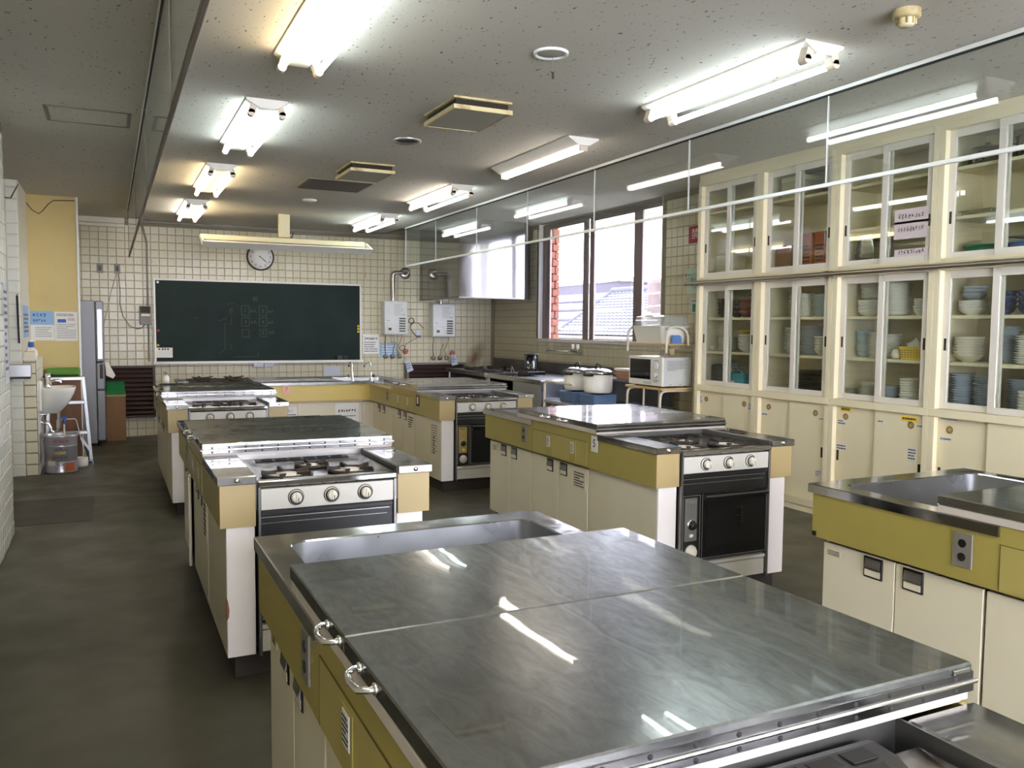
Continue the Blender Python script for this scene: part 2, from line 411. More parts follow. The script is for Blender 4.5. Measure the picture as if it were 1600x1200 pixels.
def thing(name, label, cat, loc=(0, 0, 0), rotz=0, group=None):
    o = bpy.data.objects.new(name, None); COL.objects.link(o)
    o.location = loc; o.rotation_euler = (0, 0, rotz); o.empty_display_size = .1
    return tag(o, label, cat, group)
KIDS = {}
def children(o): return [c for c in COL.objects if c.parent == o]
def dup(root, loc, label, rotz=0, group=None):
    def cp(o, par):
        c = o.copy(); COL.objects.link(c)
        if par is not None: c.parent = par
        for ch in children(o): cp(ch, c)
        return c
    r = cp(root, None); r.location = loc; r.rotation_euler = (0, 0, rotz); r['label'] = label
    if group: r['group'] = group
    return r
def struct(name, mb, m, parent=None):
    o = ob(name, mb, m, parent)
    if parent is None: o['kind'] = 'structure'
    return o
# text: laid out flat in local XY, then placed by origin + right/up axes
FONTQ = []
def text(s, size, m, parent, origin, right, up, name='lettering', align='CENTER', extrude=.0004, xs=1.0):
    cu = bpy.data.curves.new(name, 'FONT'); cu.body = s; cu.size = size; cu.align_x = align; cu.align_y = 'CENTER'
    cu.extrude = extrude; cu.resolution_u = 2; cu.space_line = .95
    o = bpy.data.objects.new(name, cu); COL.objects.link(o)
    R, U = Vector(right).normalized(), Vector(up).normalized(); N = R.cross(U)
    mm = Matrix((R*xs, U, N)).transposed().to_4x4(); mm.translation = Vector(origin)+N*.001
    FONTQ.append((o, parent, mm, m))
def flush_text():
    bpy.context.view_layer.update()
    dg = bpy.context.evaluated_depsgraph_get()
    for o, par, mm, m in FONTQ:
        me = bpy.data.meshes.new_from_object(o.evaluated_get(dg))
        me.materials.clear(); me.materials.append(W[m])
        nm = o.name.split('.')[0]
        cu = o.data; bpy.data.objects.remove(o); bpy.data.curves.remove(cu)
        n = bpy.data.objects.new(nm, me); COL.objects.link(n)
        if par is not None: n.parent = par
        n.matrix_local = mm
def scribble(parent, m, origin, right, up, w, h, rows, name='print_lines', seed=1, lh=.45):
    """small unreadable print: short dark dashes in rows"""
    rnd = random.Random(seed); R, U = Vector(right).normalized(), Vector(up).normalized(); N = R.cross(U)
    mb = MB(); O = Vector(origin)
    for r in range(rows):
        y = h/2-(r+.5)*h/rows; x = -w/2; t = h/rows*lh/2
        end = w/2*(1 if rnd.random() < .7 else rnd.uniform(.1, .9))
        while x < end-.002:
            L = rnd.uniform(.5, 1.6)*t*2.4; x2 = min(x+L, end)
            ps = [O+R*a+U*b+N*c for c in (.0006, .0012) for a, b in ((x, y-t), (x2, y-t), (x2, y+t), (x, y+t))]
            mb.add(ps, [(4,5,6,7),(0,1,5,4),(1,2,6,5),(2,3,7,6),(3,0,4,7)])
            x = x2+t*rnd.uniform(.4, .9)
    return tag(ob(name, mb, m, parent), kind='stuff')

def scrawl(parent, m, origin, right, up, w, h, n, seed=1, t=None, name='handwriting'):
    """a row of brush-like characters too small to read: each a few crossing strokes"""
    rnd = random.Random(seed); R, U = Vector(right).normalized(), Vector(up).normalized(); N = R.cross(U); O = Vector(origin); mb = MB()
    cw = w/n; t = t or h*.09
    for i in range(n):
        cx = -w/2+(i+.5)*cw; a, b = cw*.38, h*rnd.uniform(.36, .48)
        for k in range(rnd.randint(4, 6)):
            if k % 2: p, q = (rnd.uniform(-a, a), b*rnd.uniform(.3, 1)), (rnd.uniform(-a, a), -b*rnd.uniform(.3, 1))
            else:
                y = rnd.uniform(-b, b); p, q = (-a*rnd.uniform(.5, 1), y), (a*rnd.uniform(.5, 1), y+rnd.uniform(-.1, .15)*h)
            d = Vector((q[0]-p[0], q[1]-p[1])); L = d.length or 1; nx, ny = -d.y/L*t/2, d.x/L*t/2
            ps = [O+R*(cx+x)+U*y+N*c for c in (.0006, .0011) for x, y in ((p[0]-nx, p[1]-ny), (q[0]-nx, q[1]-ny), (q[0]+nx, q[1]+ny), (p[0]+nx, p[1]+ny))]
            mb.add(ps, [(4,5,6,7),(0,1,5,4),(1,2,6,5),(2,3,7,6),(3,0,4,7)])
    return tag(ob(name, mb, m, parent), kind='stuff')
KIDS = {}
def children(o): return list(KIDS.get(o.name, []))
_ob0 = ob
def ob(name, mb, m, parent=None, loc=None, rotz=0):
    o = _ob0(name, mb, m, parent, loc, rotz)
    if parent is not None: KIDS.setdefault(parent.name, []).append(o)
    return o
def dup(root, loc, label, rotz=0, group=None):
    def cp(o, par):
        c = o.copy(); COL.objects.link(c)
        if par is not None:
            c.parent = par; KIDS.setdefault(par.name, []).append(c)
        for ch in children(o): cp(ch, c)
        return c
    r = cp(root, None); r.location = loc; r.rotation_euler = (0, 0, rotz); r['label'] = label
    if group: r['group'] = group
    return r
SPLIT = set('fascia end_fascia carcass soffit hob_wall edge_strip side_trim vent_line bright_line control_rim door_trim hatch_groove base_drawer vent_rim hatch_frame hood_lip reveal window_frame window_sash crate_body trim_2 maker_plate drawer'.split())
_ob1 = ob
def ob(name, mb, m, parent=None, loc=None, rotz=0):
    if name in SPLIT and parent is not None and isinstance(mb, MB) and len(mb.at) > 1:
        first = None; at = mb.at+[(len(mb.v), len(mb.f))]
        for (v0, f0), (v1, f1) in zip(at[:-1], at[1:]):
            q = MB(); q.v = mb.v[v0:v1]; q.f = [tuple(i-v0 for i in f) for f in mb.f[f0:f1]]; q.sm = mb.sm[f0:f1]; q.at = [(0, 0)]
            o = _ob1(name, q, m, parent, loc, rotz); first = first or o
        return first
    return _ob1(name, mb, m, parent, loc, rotz)
# ================================================================== THE ROOM
XR, YB, ZC, ZC2 = 5.362, 11.83, 2.77, 2.86
WY0, WY1, WZ0, WZ1 = 7.50, 10.38, 1.27, 2.855
struct('floor', MB().box(-1.9, 5.6, -3.4, 12.0, -.12, 0), 'floor')
struct('ceiling', MB().box(-1.9, 3.60, -3.4, 12.0, ZC, 3.0).box(3.60, 5.6, -3.4, 12.0, ZC2, 3.0), 'ceil')
wb = struct('wall_back', MB().box(-1.9, 5.6, YB, YB+.17, -.12, 3.0), 'grout')
wr = struct('wall_right', MB().box(XR, XR+.16, -3.4, WY0, 0, 3.0).box(XR, XR+.16, WY1, YB, 0, 3.0)
            .box(XR, XR+.16, WY0, WY1, 0, WZ0).box(XR, XR+.16, WY0, WY1, WZ1, 3.0), 'grout')
wl = struct('wall_left', MB().box(-.92, -.62, -3.4, 6.6, 0, 3.0), 'grout')
struct('wall_front', MB().box(-.62, -.55, -3.4, -3.2, 0, 3.0).box(5.1, XR, -3.4, -3.2, 0, 3.0).box(-.55, 5.1, -3.4, -3.2, 0, .06).box(-.55, 5.1, -3.4, -3.2, 2.72, 3.0), 'plain')
w2 = tag(bpy.data.objects.new('window_2', None), kind='structure'); COL.objects.link(w2)
ob('window_frame', MB().box(-.55, 5.1, -3.33, -3.27, .06, .12).box(-.55, 5.1, -3.33, -3.27, 2.66, 2.72).box(-.55, -.5, -3.33, -3.27, .12, 2.66).box(.5, .55, -3.33, -3.27, .12, 2.66).box(5.05, 5.1, -3.33, -3.27, .12, 2.66).box(1.93, 2.0, -3.33, -3.27, .12, 2.66).box(3.4, 3.47, -3.33, -3.27, .12, 2.66), 'bronze', w2)
for a, b in ((-.5, .5), (.55, 1.93), (2.0, 3.4), (3.47, 5.05)): ob('window_pane', MB().box(a, b, -3.302, -3.297, .12, 2.66), 'winpane', w2)
struct('wall_recess', MB().box(-1.9, -1.75, 6.4, 12.0, 0, 3.0).box(-1.9, -.92, 6.4, 6.55, 0, 3.0), 'plain')
wp = struct('wall_pier', MB().box(-1.75, -.739, 9.1, 10.03, 0, ZC), 'plain')
wlow = struct('wall_ledge', MB().box(-.739, -.629, 9.1, 9.95, 0, 1.11), 'grout')
struct('wall_column', MB().box(-1.75, -.285, 10.03, 10.62, 0, ZC), 'plaster')
struct('wall_rear', MB().box(-1.75, -.97, 10.62, YB, 0, ZC), 'plain')
struct('trim_1', MB().box(-.95, 5.36, YB-.03, YB, 2.735, 2.768, .004), 'trim')
struct('trim_2', MB().box(-.97, .2, YB-.16, YB-.03, 2.70, 2.768, .004).box(-.97, .2, YB-.09, YB-.03, 2.66, 2.70, .004), 'plain')
struct('trim_3', MB().box(-.292, -.272, 10.01, 10.05, 0, ZC, .004), 'railwhite')
struct('trim_4', MB().box(-.789, -.778, 10.022, 10.03, 1.35, 2.76), 'gap')
# ---- glazed wall tiles: every joint is real; the 300 that show largest are parts of their wall
def tile_mesh(var, e=.0965, d=.0045):
    rnd = random.Random(var); h = e/2; g = h-.005
    z = [d+rnd.uniform(-.0011, .0011) for _ in range(2)]
    dz = lambda x, y: d+(z[0]-d)*x/g+(z[1]-d)*y/g
    A = [(-h, -h, 0), (h, -h, 0), (h, h, 0), (-h, h, 0)]
    B = [(x, y, dz(x, y)) for x, y in ((-g, -g), (g, -g), (g, g), (-g, g))]
    return A+B, [(4,5,6,7),(0,1,5,4),(1,2,6,5),(2,3,7,6),(3,0,4,7)]
def tile_wall(wall, m, O, U, V, nu, nv, skip, p=.1, maxparts=300, minpx=8):
    O, U, V = Vector(O), Vector(U), Vector(V); N = U.cross(V)
    var = [tile_mesh(i) for i in range(7)]
    mes = []
    for vs, fs in var:
        mb = MB().add(vs, fs); mes.append(mb.mesh('tile', W[m]))
    cand = []
    for i in range(nu):
        for j in range(nv):
            u, v = (i+.5)*p, (j+.5)*p
            if skip(u, v): continue
            c = O+U*u+V*v; q = proj(c)
            px = 0
            if q and -8 < q[0] < 1608 and -8 < q[1] < 1208:
                a, b = proj(c+U*p*.5), proj(c-U*p*.5)
                px = math.hypot(a[0]-b[0], a[1]-b[1]) if a and b else 0
            cand.append((px, i, j, c))
    cand.sort(key=lambda t: (-t[0], t[1], t[2]))
    big = MB(); rot = Matrix((U, V, N)).transposed()
    for k, (px, i, j, c) in enumerate(cand):
        w = random.randrange(7)
        if k < maxparts and px >= minpx:
            o = ob('tile', mes[w], m, wall); mm = rot.to_4x4(); mm.translation = c; o.matrix_local = mm
        else:
            big.add([c+rot@Vector(q) for q in var[w][0]], var[w][1])
    if big.v: tag(ob('wall_tiles', big, m, wall), kind='stuff')
BX0, BX1, BZ0, BZ1 = .515, 3.255, .94, 2.045
def back_skip(u, v):
    x, z = u-1.0, v
    if BX0+.06 < x < BX1-.06 and BZ0+.06 < z < BZ1-.06: return True
    for a, b in ((-.10, .53), (3.91, 4.86)):
        if a < x < b and .25 < z < .93: return True
    if .8 < x < 3.0 and z < .6: return True
    return x < -.6
tile_wall(wb, 'tile', (-1.0, YB, 0), (1, 0, 0), (0, 0, 1), 63, 27, back_skip)
def right_skip(u, v):
    y = YB-u
    return (WY0-.03 < y < WY1+.03 and v > WZ0-.02) or (y < 6.30) or v < .5
tile_wall(wr, 'tile', (XR, YB, 0), (0, -1, 0), (0, 0, 1), 56, 28, right_skip, minpx=4)
tile_wall(wl, 'tile_white', (-.62, 5.4, 0), (0, 1, 0), (0, 0, 1), 12, 27, lambda u, v: False, minpx=2)
tile_wall(wp, 'tile_white', (-.849, 9.1, 0), (1, 0, 0), (0, 0, 1), 1, 27, lambda u, v: False, p=.108)
tile_wall(wlow, 'tile_yellow', (-.739, 9.1, 0), (1, 0, 0), (0, 0, 1), 1, 11, lambda u, v: False, p=.108)
tile_wall(wlow, 'tile_white', (-.629, 9.1, 0), (0, 1, 0), (0, 0, 1), 8, 11, lambda u, v: False, p=.1, minpx=2)
ob('ledge_cap', MB().box(-.739, -.619, 9.09, 9.95, 1.10, 1.116, .003), 'tile_white', wlow)
# ---- window
win = tag(bpy.data.objects.new('window_1', None), kind='structure'); COL.objects.link(win)
ob('reveal', MB().box(XR, XR+.16, WY1-.012, WY1, WZ0, WZ1).box(XR, XR+.16, WY0, WY0+.012, WZ0, WZ1), 'reveal', win)
ob('window_sill', MB().box(XR-.02, XR+.16, WY0, WY1+.02, WZ0-.025, WZ0, .004), 'sillgrey', win)
fx = XR+.06
ob('window_frame', MB().box(fx, fx+.09, WY1-.10, WY1-.012, WZ0, WZ1-.012, .004).box(fx+.02, fx+.09, WY0+.012, WY1-.1, WZ0, WZ0+.014).box(fx, fx+.09, WY0, WY1, WZ1-.04, WZ1-.012, .004), 'bronze', win)
for ya, yb, dx in ((10.28, 9.175, .0), (9.17, 8.08, .03), (8.075, 7.51, .0)):
    s = ob('window_sash', MB().box(fx+dx+.005, fx+dx+.035, ya-.105, ya, WZ0+.014, WZ1-.04, .004).box(fx+dx+.005, fx+dx+.035, yb, yb+(.105 if yb > 7.6 else .02), WZ0+.014, WZ1-.04, .004)
       .box(fx+dx+.005, fx+dx+.035, yb+.02, ya-.105, WZ0+.014, WZ0+.03).box(fx+dx+.005, fx+dx+.035, yb+.02, ya-.105, WZ1-.08, WZ1-.04), 'bronze', win)
    ob('window_pane', MB().box(fx+dx+.018, fx+dx+.023, yb+.015, ya-.10, WZ0+.02, WZ1-.06), 'winpane_dimming', s)
    ob('sash_latch', MB().box(fx+dx-.008, fx+dx+.006, yb+.02, yb+.045, 1.70, 1.78, .004), 'bronze', s)
# ---- louvred low vents in the back wall
for k, (a, b, lab) in enumerate(((-.085, .525, 'wide brown louvred air grille low on the tiled wall beside the fridge'),
                                 (3.925, 4.85, 'dark brown louvred air grille beneath the two water heaters'))):
    lv = thing('louvre_vent', lab, 'vent', ((a+b)/2, YB-.02, .25))
    h, z1 = (b-a)/2, .665
    ob('vent_frame', MB().box(-h, h, -.045, .0, z1-.03, z1, .003).box(-h, h, -.045, .0, 0, .03, .003).box(-h, -h+.03, -.045, 0, .03, z1-.03).box(h-.03, h, -.045, 0, .03, z1-.03), 'railgrey' if k else 'brown', lv)
    ob('vent_backing', MB().box(-h+.02, h-.02, -.008, .018, .02, z1-.02), 'dark', lv)
    for i in range(10):
        z = .05+i*.0585
        ob('slat', MB().prism([(-.042, z), (-.036, z-.004), (-.008, z+.034), (-.014, z+.038)], -h+.03, h-.03, 'x'), 'brown', lv)
# ================================================================== CEILING FITTINGS
def fixture(x, y, tubes, label):
    t = thing('ceiling_light', label, 'ceiling light', (x, y, ZC), 0, None)
    ob('fixture_base', MB().prism([(-.12, -.001), (.12, -.001), (.12, -.012), (.045, -.055), (-.045, -.055), (-.12, -.012)], 0, 1.31, 'y'), 'lightwhite', t)
    if len(tubes) == 1:
        ob('led_bar', MB().prism([(-.024, -.056), (.024, -.056), (.024, -.075), (.015, -.09), (-.015, -.09), (-.024, -.075)], .02, 1.29, 'y'), 'tube_'+tubes, t)
        ob('end_cap', MB().box(-.034, .034, .004, .02, -.094, -.056, .004), 'cap', t); ob('end_cap', MB().box(-.034, .034, 1.29, 1.306, -.094, -.056, .004), 'cap', t)
        return t
    for sx, c in zip((-1, 1), tubes):
        ob('tube', MB().cyl((sx*.088, .06, -.082), (sx*.088, 1.25, -.082), .0155, n=10), 'tube_'+c, t)
        for ya, yb in ((.012, .06), (1.25, 1.298)):
            ob('lamp_holder', MB().cyl((sx*.088, ya, -.082), (sx*.088, yb, -.082), .021, n=12).prism([(sx*.088-.019, -.082), (sx*.088+.019, -.082), (sx*.07+.022, -.03), (sx*.07-.022, -.03)], ya, yb, 'y'), 'cap', t)
    return t
LX, RX = .865, 3.0
for x, y, tb, lab in (
    (LX, 7.352, 'ww', 'twin-tube ceiling light with two yellowish tubes, third along the aisle row'),
    (LX, 5.152, 'cc', 'twin-tube ceiling light with two bluish-white tubes over the aisle side'),
    (LX, 2.955, 'wc', 'large twin-tube ceiling light with one yellow and one white tube'),
    (LX, 9.556, 'nw', 'small twin-tube ceiling light of the aisle row, just before the chalkboard'),
    (RX, 9.62, 'cc', 'twin-tube ceiling light beside the glass barrier in front of the water heaters'),
    (RX, 7.35, 'nc', 'twin-tube ceiling light beside the glass barrier between single strip and heater lights'),
    (RX, 5.14, 'n', 'single-bar ceiling light with one pinkish-white glowing strip'),
    (RX, 2.96, 'cc', 'large twin-tube ceiling light with cold white tubes close to the smoke detector')):
    fixture(x, y, tb, lab)
for x, y, tb in ((-.2, .3, 'cc'), (-.2, -1.9, 'cc'), (LX, .76, 'wc'), (RX, .76, 'wc'), (LX, -1.44, 'cc'), (RX, -1.44, 'cc')):  # first two are unseen fill lights added to brighten the aisle ceiling
    fixture(x, y, tb, 'unseen twin-tube ceiling light outside the picture, among continued rows and added aisle fill lights').__setitem__('group', 'ceiling lights beyond the frame')
def vent_unit(x, y, lab):
    t = thing('ceiling_vent', lab, 'vent', (x, y, ZC))
    ob('vent_frame', MB().box(-.185, .185, -.255, .255, -.014, -.001, .004), 'vent', t)
    ob('vent_throat', MB().box(-.165, .165, -.235, .235, -.05, -.014), 'dark', t)
    ob('vent_rim', MB().box(-.185, .185, -.255, -.243, -.075, -.05).box(-.185, .185, .243, .255, -.075, -.05).box(-.185, -.173, -.243, .243, -.075, -.05).box(.173, .185, -.243, .243, -.075, -.05), 'vent', t)
    ob('vent_panel', MB().box(-.173, .173, -.243, .243, -.072, -.05), 'ventpanel', t)
vent_unit(1.985, 4.81, 'larger square yellowed ceiling vent with a dirty gap around its hanging panel')
vent_unit(1.96, 6.99, 'square yellowed ceiling vent next to the flat dark grille')
gr = thing('ceiling_grille', 'flat dark rectangular return grille in the ceiling', 'vent', (1.94, 7.95, ZC))
ob('grille_frame', MB().box(-.31, .31, -.29, .29, -.008, -.001, .002), 'ventpanel', gr)
ob('grille_face', MB().box(-.29, .29, -.27, .27, -.012, -.008), 'grille', gr)
mb = MB()
for i in range(22): mb.box(-.285, .285, -.262+i*.0242, -.262+i*.0242+.009, -.017, -.012)
tag(ob('grille_bars', mb, 'grille', gr), kind='stuff')
em = thing('emergency_light', 'round white ceiling disc with a pull cord hanging from it', 'ceiling light', (1.945, 3.66, ZC))
ob('ring', MB().lathe([(.085, -.001), (.085, -.010), (.078, -.014), (.070, -.010), (.068, -.004)], n=32), 'railwhite', em)
ob('disc', MB().lathe([(.069, -.004), (.05, -.010), (.001, -.012)], n=32), 'ventpanel', em)
cd = ob('pull_cord', MB().cyl((.02, .02, -.01), (.024, .022, -.085), .0015, n=6), 'railgrey', em)
ob('cord_weight', MB().cyl((.024, .022, -.085), (.024, .022, -.115), .006, n=8), 'kick', cd)
dl = thing('downlight', 'round recessed downlight with a chrome ring in the ceiling', 'ceiling light', (1.94, 5.81, ZC))
ob('ring', MB().lathe([(.10, -.001), (.10, -.012), (.09, -.016), (.074, -.006), (.074, -.001)], n=32), 'alum', dl)
ob('disc', MB().lathe([(.074, -.005), (.001, -.0052)], n=32), 'grille', dl)
fd = thing('heat_detector', 'small flat round detector in the ceiling before the chalkboard light', 'detector', (1.93, 9.0, ZC))
ob('detector_base', MB().lathe([(.075, -.001), (.072, -.014), (.03, -.022), (.001, -.022)], n=24), 'lightwhite', fd)
sd = thing('smoke_detector', 'yellowed cylindrical smoke detector on the ceiling', 'detector', (3.0, 2.52, ZC))
ob('detector_base', MB().lathe([(.055, -.001), (.055, -.03), (.045, -.036), (.001, -.036)], n=28), 'vent', sd)
ob('detector_chamber', MB().lathe([(.032, -.036), (.032, -.058), (.028, -.066), (.001, -.066)], n=24), 'lightold', sd)
mb = MB()
for i in range(8):
    a = i*math.pi/4; mb.box(.034*math.cos(a)-.004, .034*math.cos(a)+.004, .034*math.sin(a)-.004, .034*math.sin(a)+.004, -.06, -.036)
tag(ob('detector_ribs', mb, 'vent', sd), kind='stuff')
hp = thing('access_hatch', 'shallow rectangular access hatch in the aisle ceiling', 'hatch', (-.09, 6.11, ZC))
ob('hatch_frame', MB().box(-.245, .245, -.215, -.20, -.006, -.001).box(-.245, .245, .20, .215, -.006, -.001).box(-.245, -.225, -.2, .2, -.006, -.001).box(.225, .245, -.2, .2, -.006, -.001), 'railgrey', hp)
ob('hatch_panel', MB().box(-.22, .22, -.195, .195, -.004, -.001), 'ceil', hp)
# ---- glass smoke barriers hanging from the ceiling
def barrier(x, y0, y1, seams, zb, lab, gm, railm, edge):
    t = thing('smoke_barrier', lab, 'glass barrier', (x, 0, 0))
    ob('top_rail', MB().box(-.014, .014, y0, y1, ZC-.022, ZC-.001, .003), 'railwhite', t)
    ob('rail_seal', MB().box(-.008, .008, y0, y1, ZC-.030, ZC-.022), 'gap', t)
    ys = [y0]+list(seams)+[y1]
    for a, b in zip(ys[:-1], ys[1:]):
        ob('glass_pane', MB().box(-.003, .003, a+.003, b-.003, zb+.012, ZC-.03), gm, t)
    for s in seams: ob('pane_joint', MB().box(-.005, .005, s-.003, s+.003, zb+.016, ZC-.03), edge, t)
    ob('bottom_rail', MB().box(-.008, .008, y0, y1, zb, zb+.022, .003), railm, t)
    ob('end_post', MB().box(-.006, .006, y1-.006, y1, zb+.016, ZC-.03), edge, t)
    return t
barrier(3.62, -2.9, 10.9, (-1.43, -.19, 1.05, 2.29, 3.53, 4.77, 6.02, 7.25, 8.48, 9.75), 2.243, 'clear glass smoke barrier with a white bottom rail along the cupboard side', 'barrier', 'railwhite', 'railwhite')
barrier(.225, -2.9, 10.72, (-1.0, 1.2, 3.4, 5.6, 7.8), 2.215, 'dusty glass smoke barrier with a dark bottom rail above the aisle', 'barrier_wired', 'railgrey', 'railgrey')
# ================================================================== COOKING ISLANDS
IW, IL = .92, 2.19
def door_handle(par, y0, y1, x=-.001):
    """recessed pull set in a door front (front faces -x)"""
    z0, z1 = .538, .617
    h = ob('handle', MB().box(x-.004, x+.004, y0, y1, z0, z1, .003), 'black', par)
    ob('finger_well', MB().prism([(x-.0055, z0+.034), (x-.0055, z1-.008), (x-.0035, z1-.008), (x-.010, z0+.040), (x-.010, z0+.034)], y0+.008, y1-.008, 'y'), 'rangesteel', h)
    ob('lower_plate', MB().box(x-.0055, x-.003, y0+.008, y1-.008, z0+.008, z0+.031), 'cream', h)
def make_island():
    t = thing('cooking_island', '', 'kitchen island')
    ob('plinth', MB().box(.07, .85, .07, 2.10, 0, .097), 'kick', t)
    ob('carcass', MB().box(.052, .15, .034, 2.12, .10, .63).box(.765, .868, .034, 2.12, .10, .63).box(.15, .765, .60, 2.12, .10, .63), 'gap', t)
    for x0, x1 in ((.036, .15), (.762, .884)):
        ob('end_panel', MB().box(x0, x1, .03, .045, .10, .636, .002), 'white_end', t)
    for x0, x1 in ((.036, .05), (.870, .884)):
        ob('side_panel', MB().box(x0, x1, .045, .722, .10, .632, .002), 'cream', t)
    ob('far_panel', MB().box(.05, .87, 2.12, 2.135, .10, .632, .002), 'white_end', t)
    ob('fascia', MB().box(.010, .026, .018, 2.172, .637, .845, .001).box(.894, .910, .018, 2.172, .637, .845, .001), 'olive', t)
    ob('end_fascia', MB().box(.0105, .152, .012, .03, .637, .812, .001).box(.762, .9095, .012, .03, .637, .812, .001).box(.026, .894, 2.15, 2.173, .637, .812, .001), 'tan', t)
    ob('soffit', MB().box(.026, .152, .03, 2.15, .634, .640).box(.768, .894, .03, 2.15, .634, .640).box(.152, .768, .61, 1.40, .634, .640), 'gap', t)  # dark colour stands in for the shadow under the fascia
    for k, (ya, yb, ha, hb) in enumerate(((1.80, 2.132, 1.85, 1.935), (1.462, 1.796, 1.68, 1.765), (1.092, 1.452, 1.155, 1.235), (.73, 1.088, .975, 1.06))):
        for side in (0, 1):
            d = ob('door', MB().box(0, .016, ya-yb, 0, .105, .622, .0025), 'cream', t, (.034, yb, 0))
            if side: d.location = (.886, ya, 0); d.rotation_euler = (0, 0, math.pi)
            door_handle(d, ha-yb, hb-yb)
            d['hinge'] = k
    # hob ledges at the cooker end
    for x0, x1 in ((0, .154), (.762, IW)):
        l = ob('hob_ledge', MB().box(x0, x1, 0, .578, .811, .846, .003), 'steel', t)
        cx = (x0+x1)/2
        ob('bolt', MB().lathe([(.011, 0), (.010, -.005), (.004, -.008), (.0005, -.008)], (cx, 0, .829), n=10, axis='y'), 'chrome', l)
    ob('hob_wall', MB().box(.154, .1575, .02, .60, .70, .843).box(.7585, .762, .02, .60, .70, .843).box(.154, .762, .594, .60, .64, .845), 'rangesteel', t)
    # sink end
    o = lambda z, e: outer_for(e, IW-e, 1.40+e, IL-e, z)
    ob('sink_deck', MB().loft([o(.811, 0), o(.843, 0), o(.846, .003), rrect(.078, .842, 1.46, 2.095, .846, .05), rrect(.082, .838, 1.464, 2.091, .842, .047)]), 'steel2', t)
    bs = ob('sink_basin', MB().loft([rrect(.082, .838, 1.464, 2.091, .842, .047), rrect(.088, .832, 1.47, 2.085, .70, .045), rrect(.10, .82, 1.482, 2.073, .665, .04), rrect(.40, .5, 1.72, 1.82, .655, .03)], cap1=True, smooth=True), 'steel_sink', t)
    ob('drain', MB().lathe([(.045, .658), (.04, .662), (.03, .657), (.002, .657)], (.45, 1.77, 0), n=20), 'chrome', bs)
    # raised worktop: white edge strip and two hinged steel flaps
    ob('edge_strip', MB().box(.002, .02, .586, 1.615, .8465, .871, .002).box(.90, .918, .586, 1.615, .8465, .871, .002).box(.02, .90, .586, .60, .8465, .871).box(.02, .90, 1.60, 1.615, .846, .871), 'white_strip', t)
    for k, (ya, yb) in enumerate(((.582, 1.1265), (1.1295, 1.618))):
        fl = ob('cover_flap', MB().box(0, IW, ya, yb, .872, .9045, .003), 'steel', t)
        yh = 1.20 if k else .975
        ob('flap_handle', MB().tube([(.002, yh-.045, .888), (-.012, yh-.047, .888), (-.026, yh-.034, .886), (-.030, yh, .885), (-.026, yh+.034, .886), (-.012, yh+.047, .888), (.002, yh+.045, .888)], .0058, 8)
           .lathe([(.010, 0), (.010, -.004), (.006, -.006)], (0, yh-.045, .888), n=10, axis='x').lathe([(.010, 0), (.010, -.004), (.006, -.006)], (0, yh+.045, .888), n=10, axis='x'), 'chrome', fl)
        if k == 0:
            ob('hinge_strip', MB().box(.0, IW, ya-.0025, ya+.001, .8765, .8915, .001).box(.0, IW, ya-.0035, ya+.004, .858, .8722, .001), 'hinge', fl)
            ob('hinge_pin', MB().cyl((-.006, ya-.003, .8745), (IW+.006, ya-.003, .8745), .0042, n=8), 'chrome', fl)
            mb = MB()
            for i in range(12):
                x = .045+i*.0755
                for z in (.8845, .8645): mb.lathe([(.0046, 0), (.004, -.0012), (.0005, -.0016)], (x, ya-.0034 if z < .87 else ya-.0024, z), n=7, axis='y')
            tag(ob('hinge_screws', mb, 'gap', fl), kind='stuff')
            ob('corner_latch', MB().box(IW-.05, IW-.012, ya-.005, ya, .892, .899, .001), 'chrome', fl)
    # fascia fittings on both long sides
    pl = ob('socket_plate', MB().box(.004, .011, 1.487, 1.557, .682, .797, .002), 'tag_steel', t)
    for z in (.762, .717):
        ob('socket', MB().cyl((.0045, 1.522, z), (.002, 1.522, z), .014, n=14), 'black', pl)
    hp = ob('hatch_panel', MB().box(.0075, .011, .70, 1.395, .642, .786, .001), 'hatch', t)
    for ya, yb in ((1.134, 1.212), (.832, .906)):
        sl = ob('hatch_slot', MB().box(.005, .008, ya, yb, .65, .772, .001), 'olive', hp)
    mb = MB()
    for (ya, yb, za, zb) in ((.70, 1.395, .7855, .788), (1.394, 1.397, .642, .788)):
        mb.box(.0072, .0095, ya, yb, za, zb)
    ob('hatch_groove', mb, 'groove', hp)
    return t
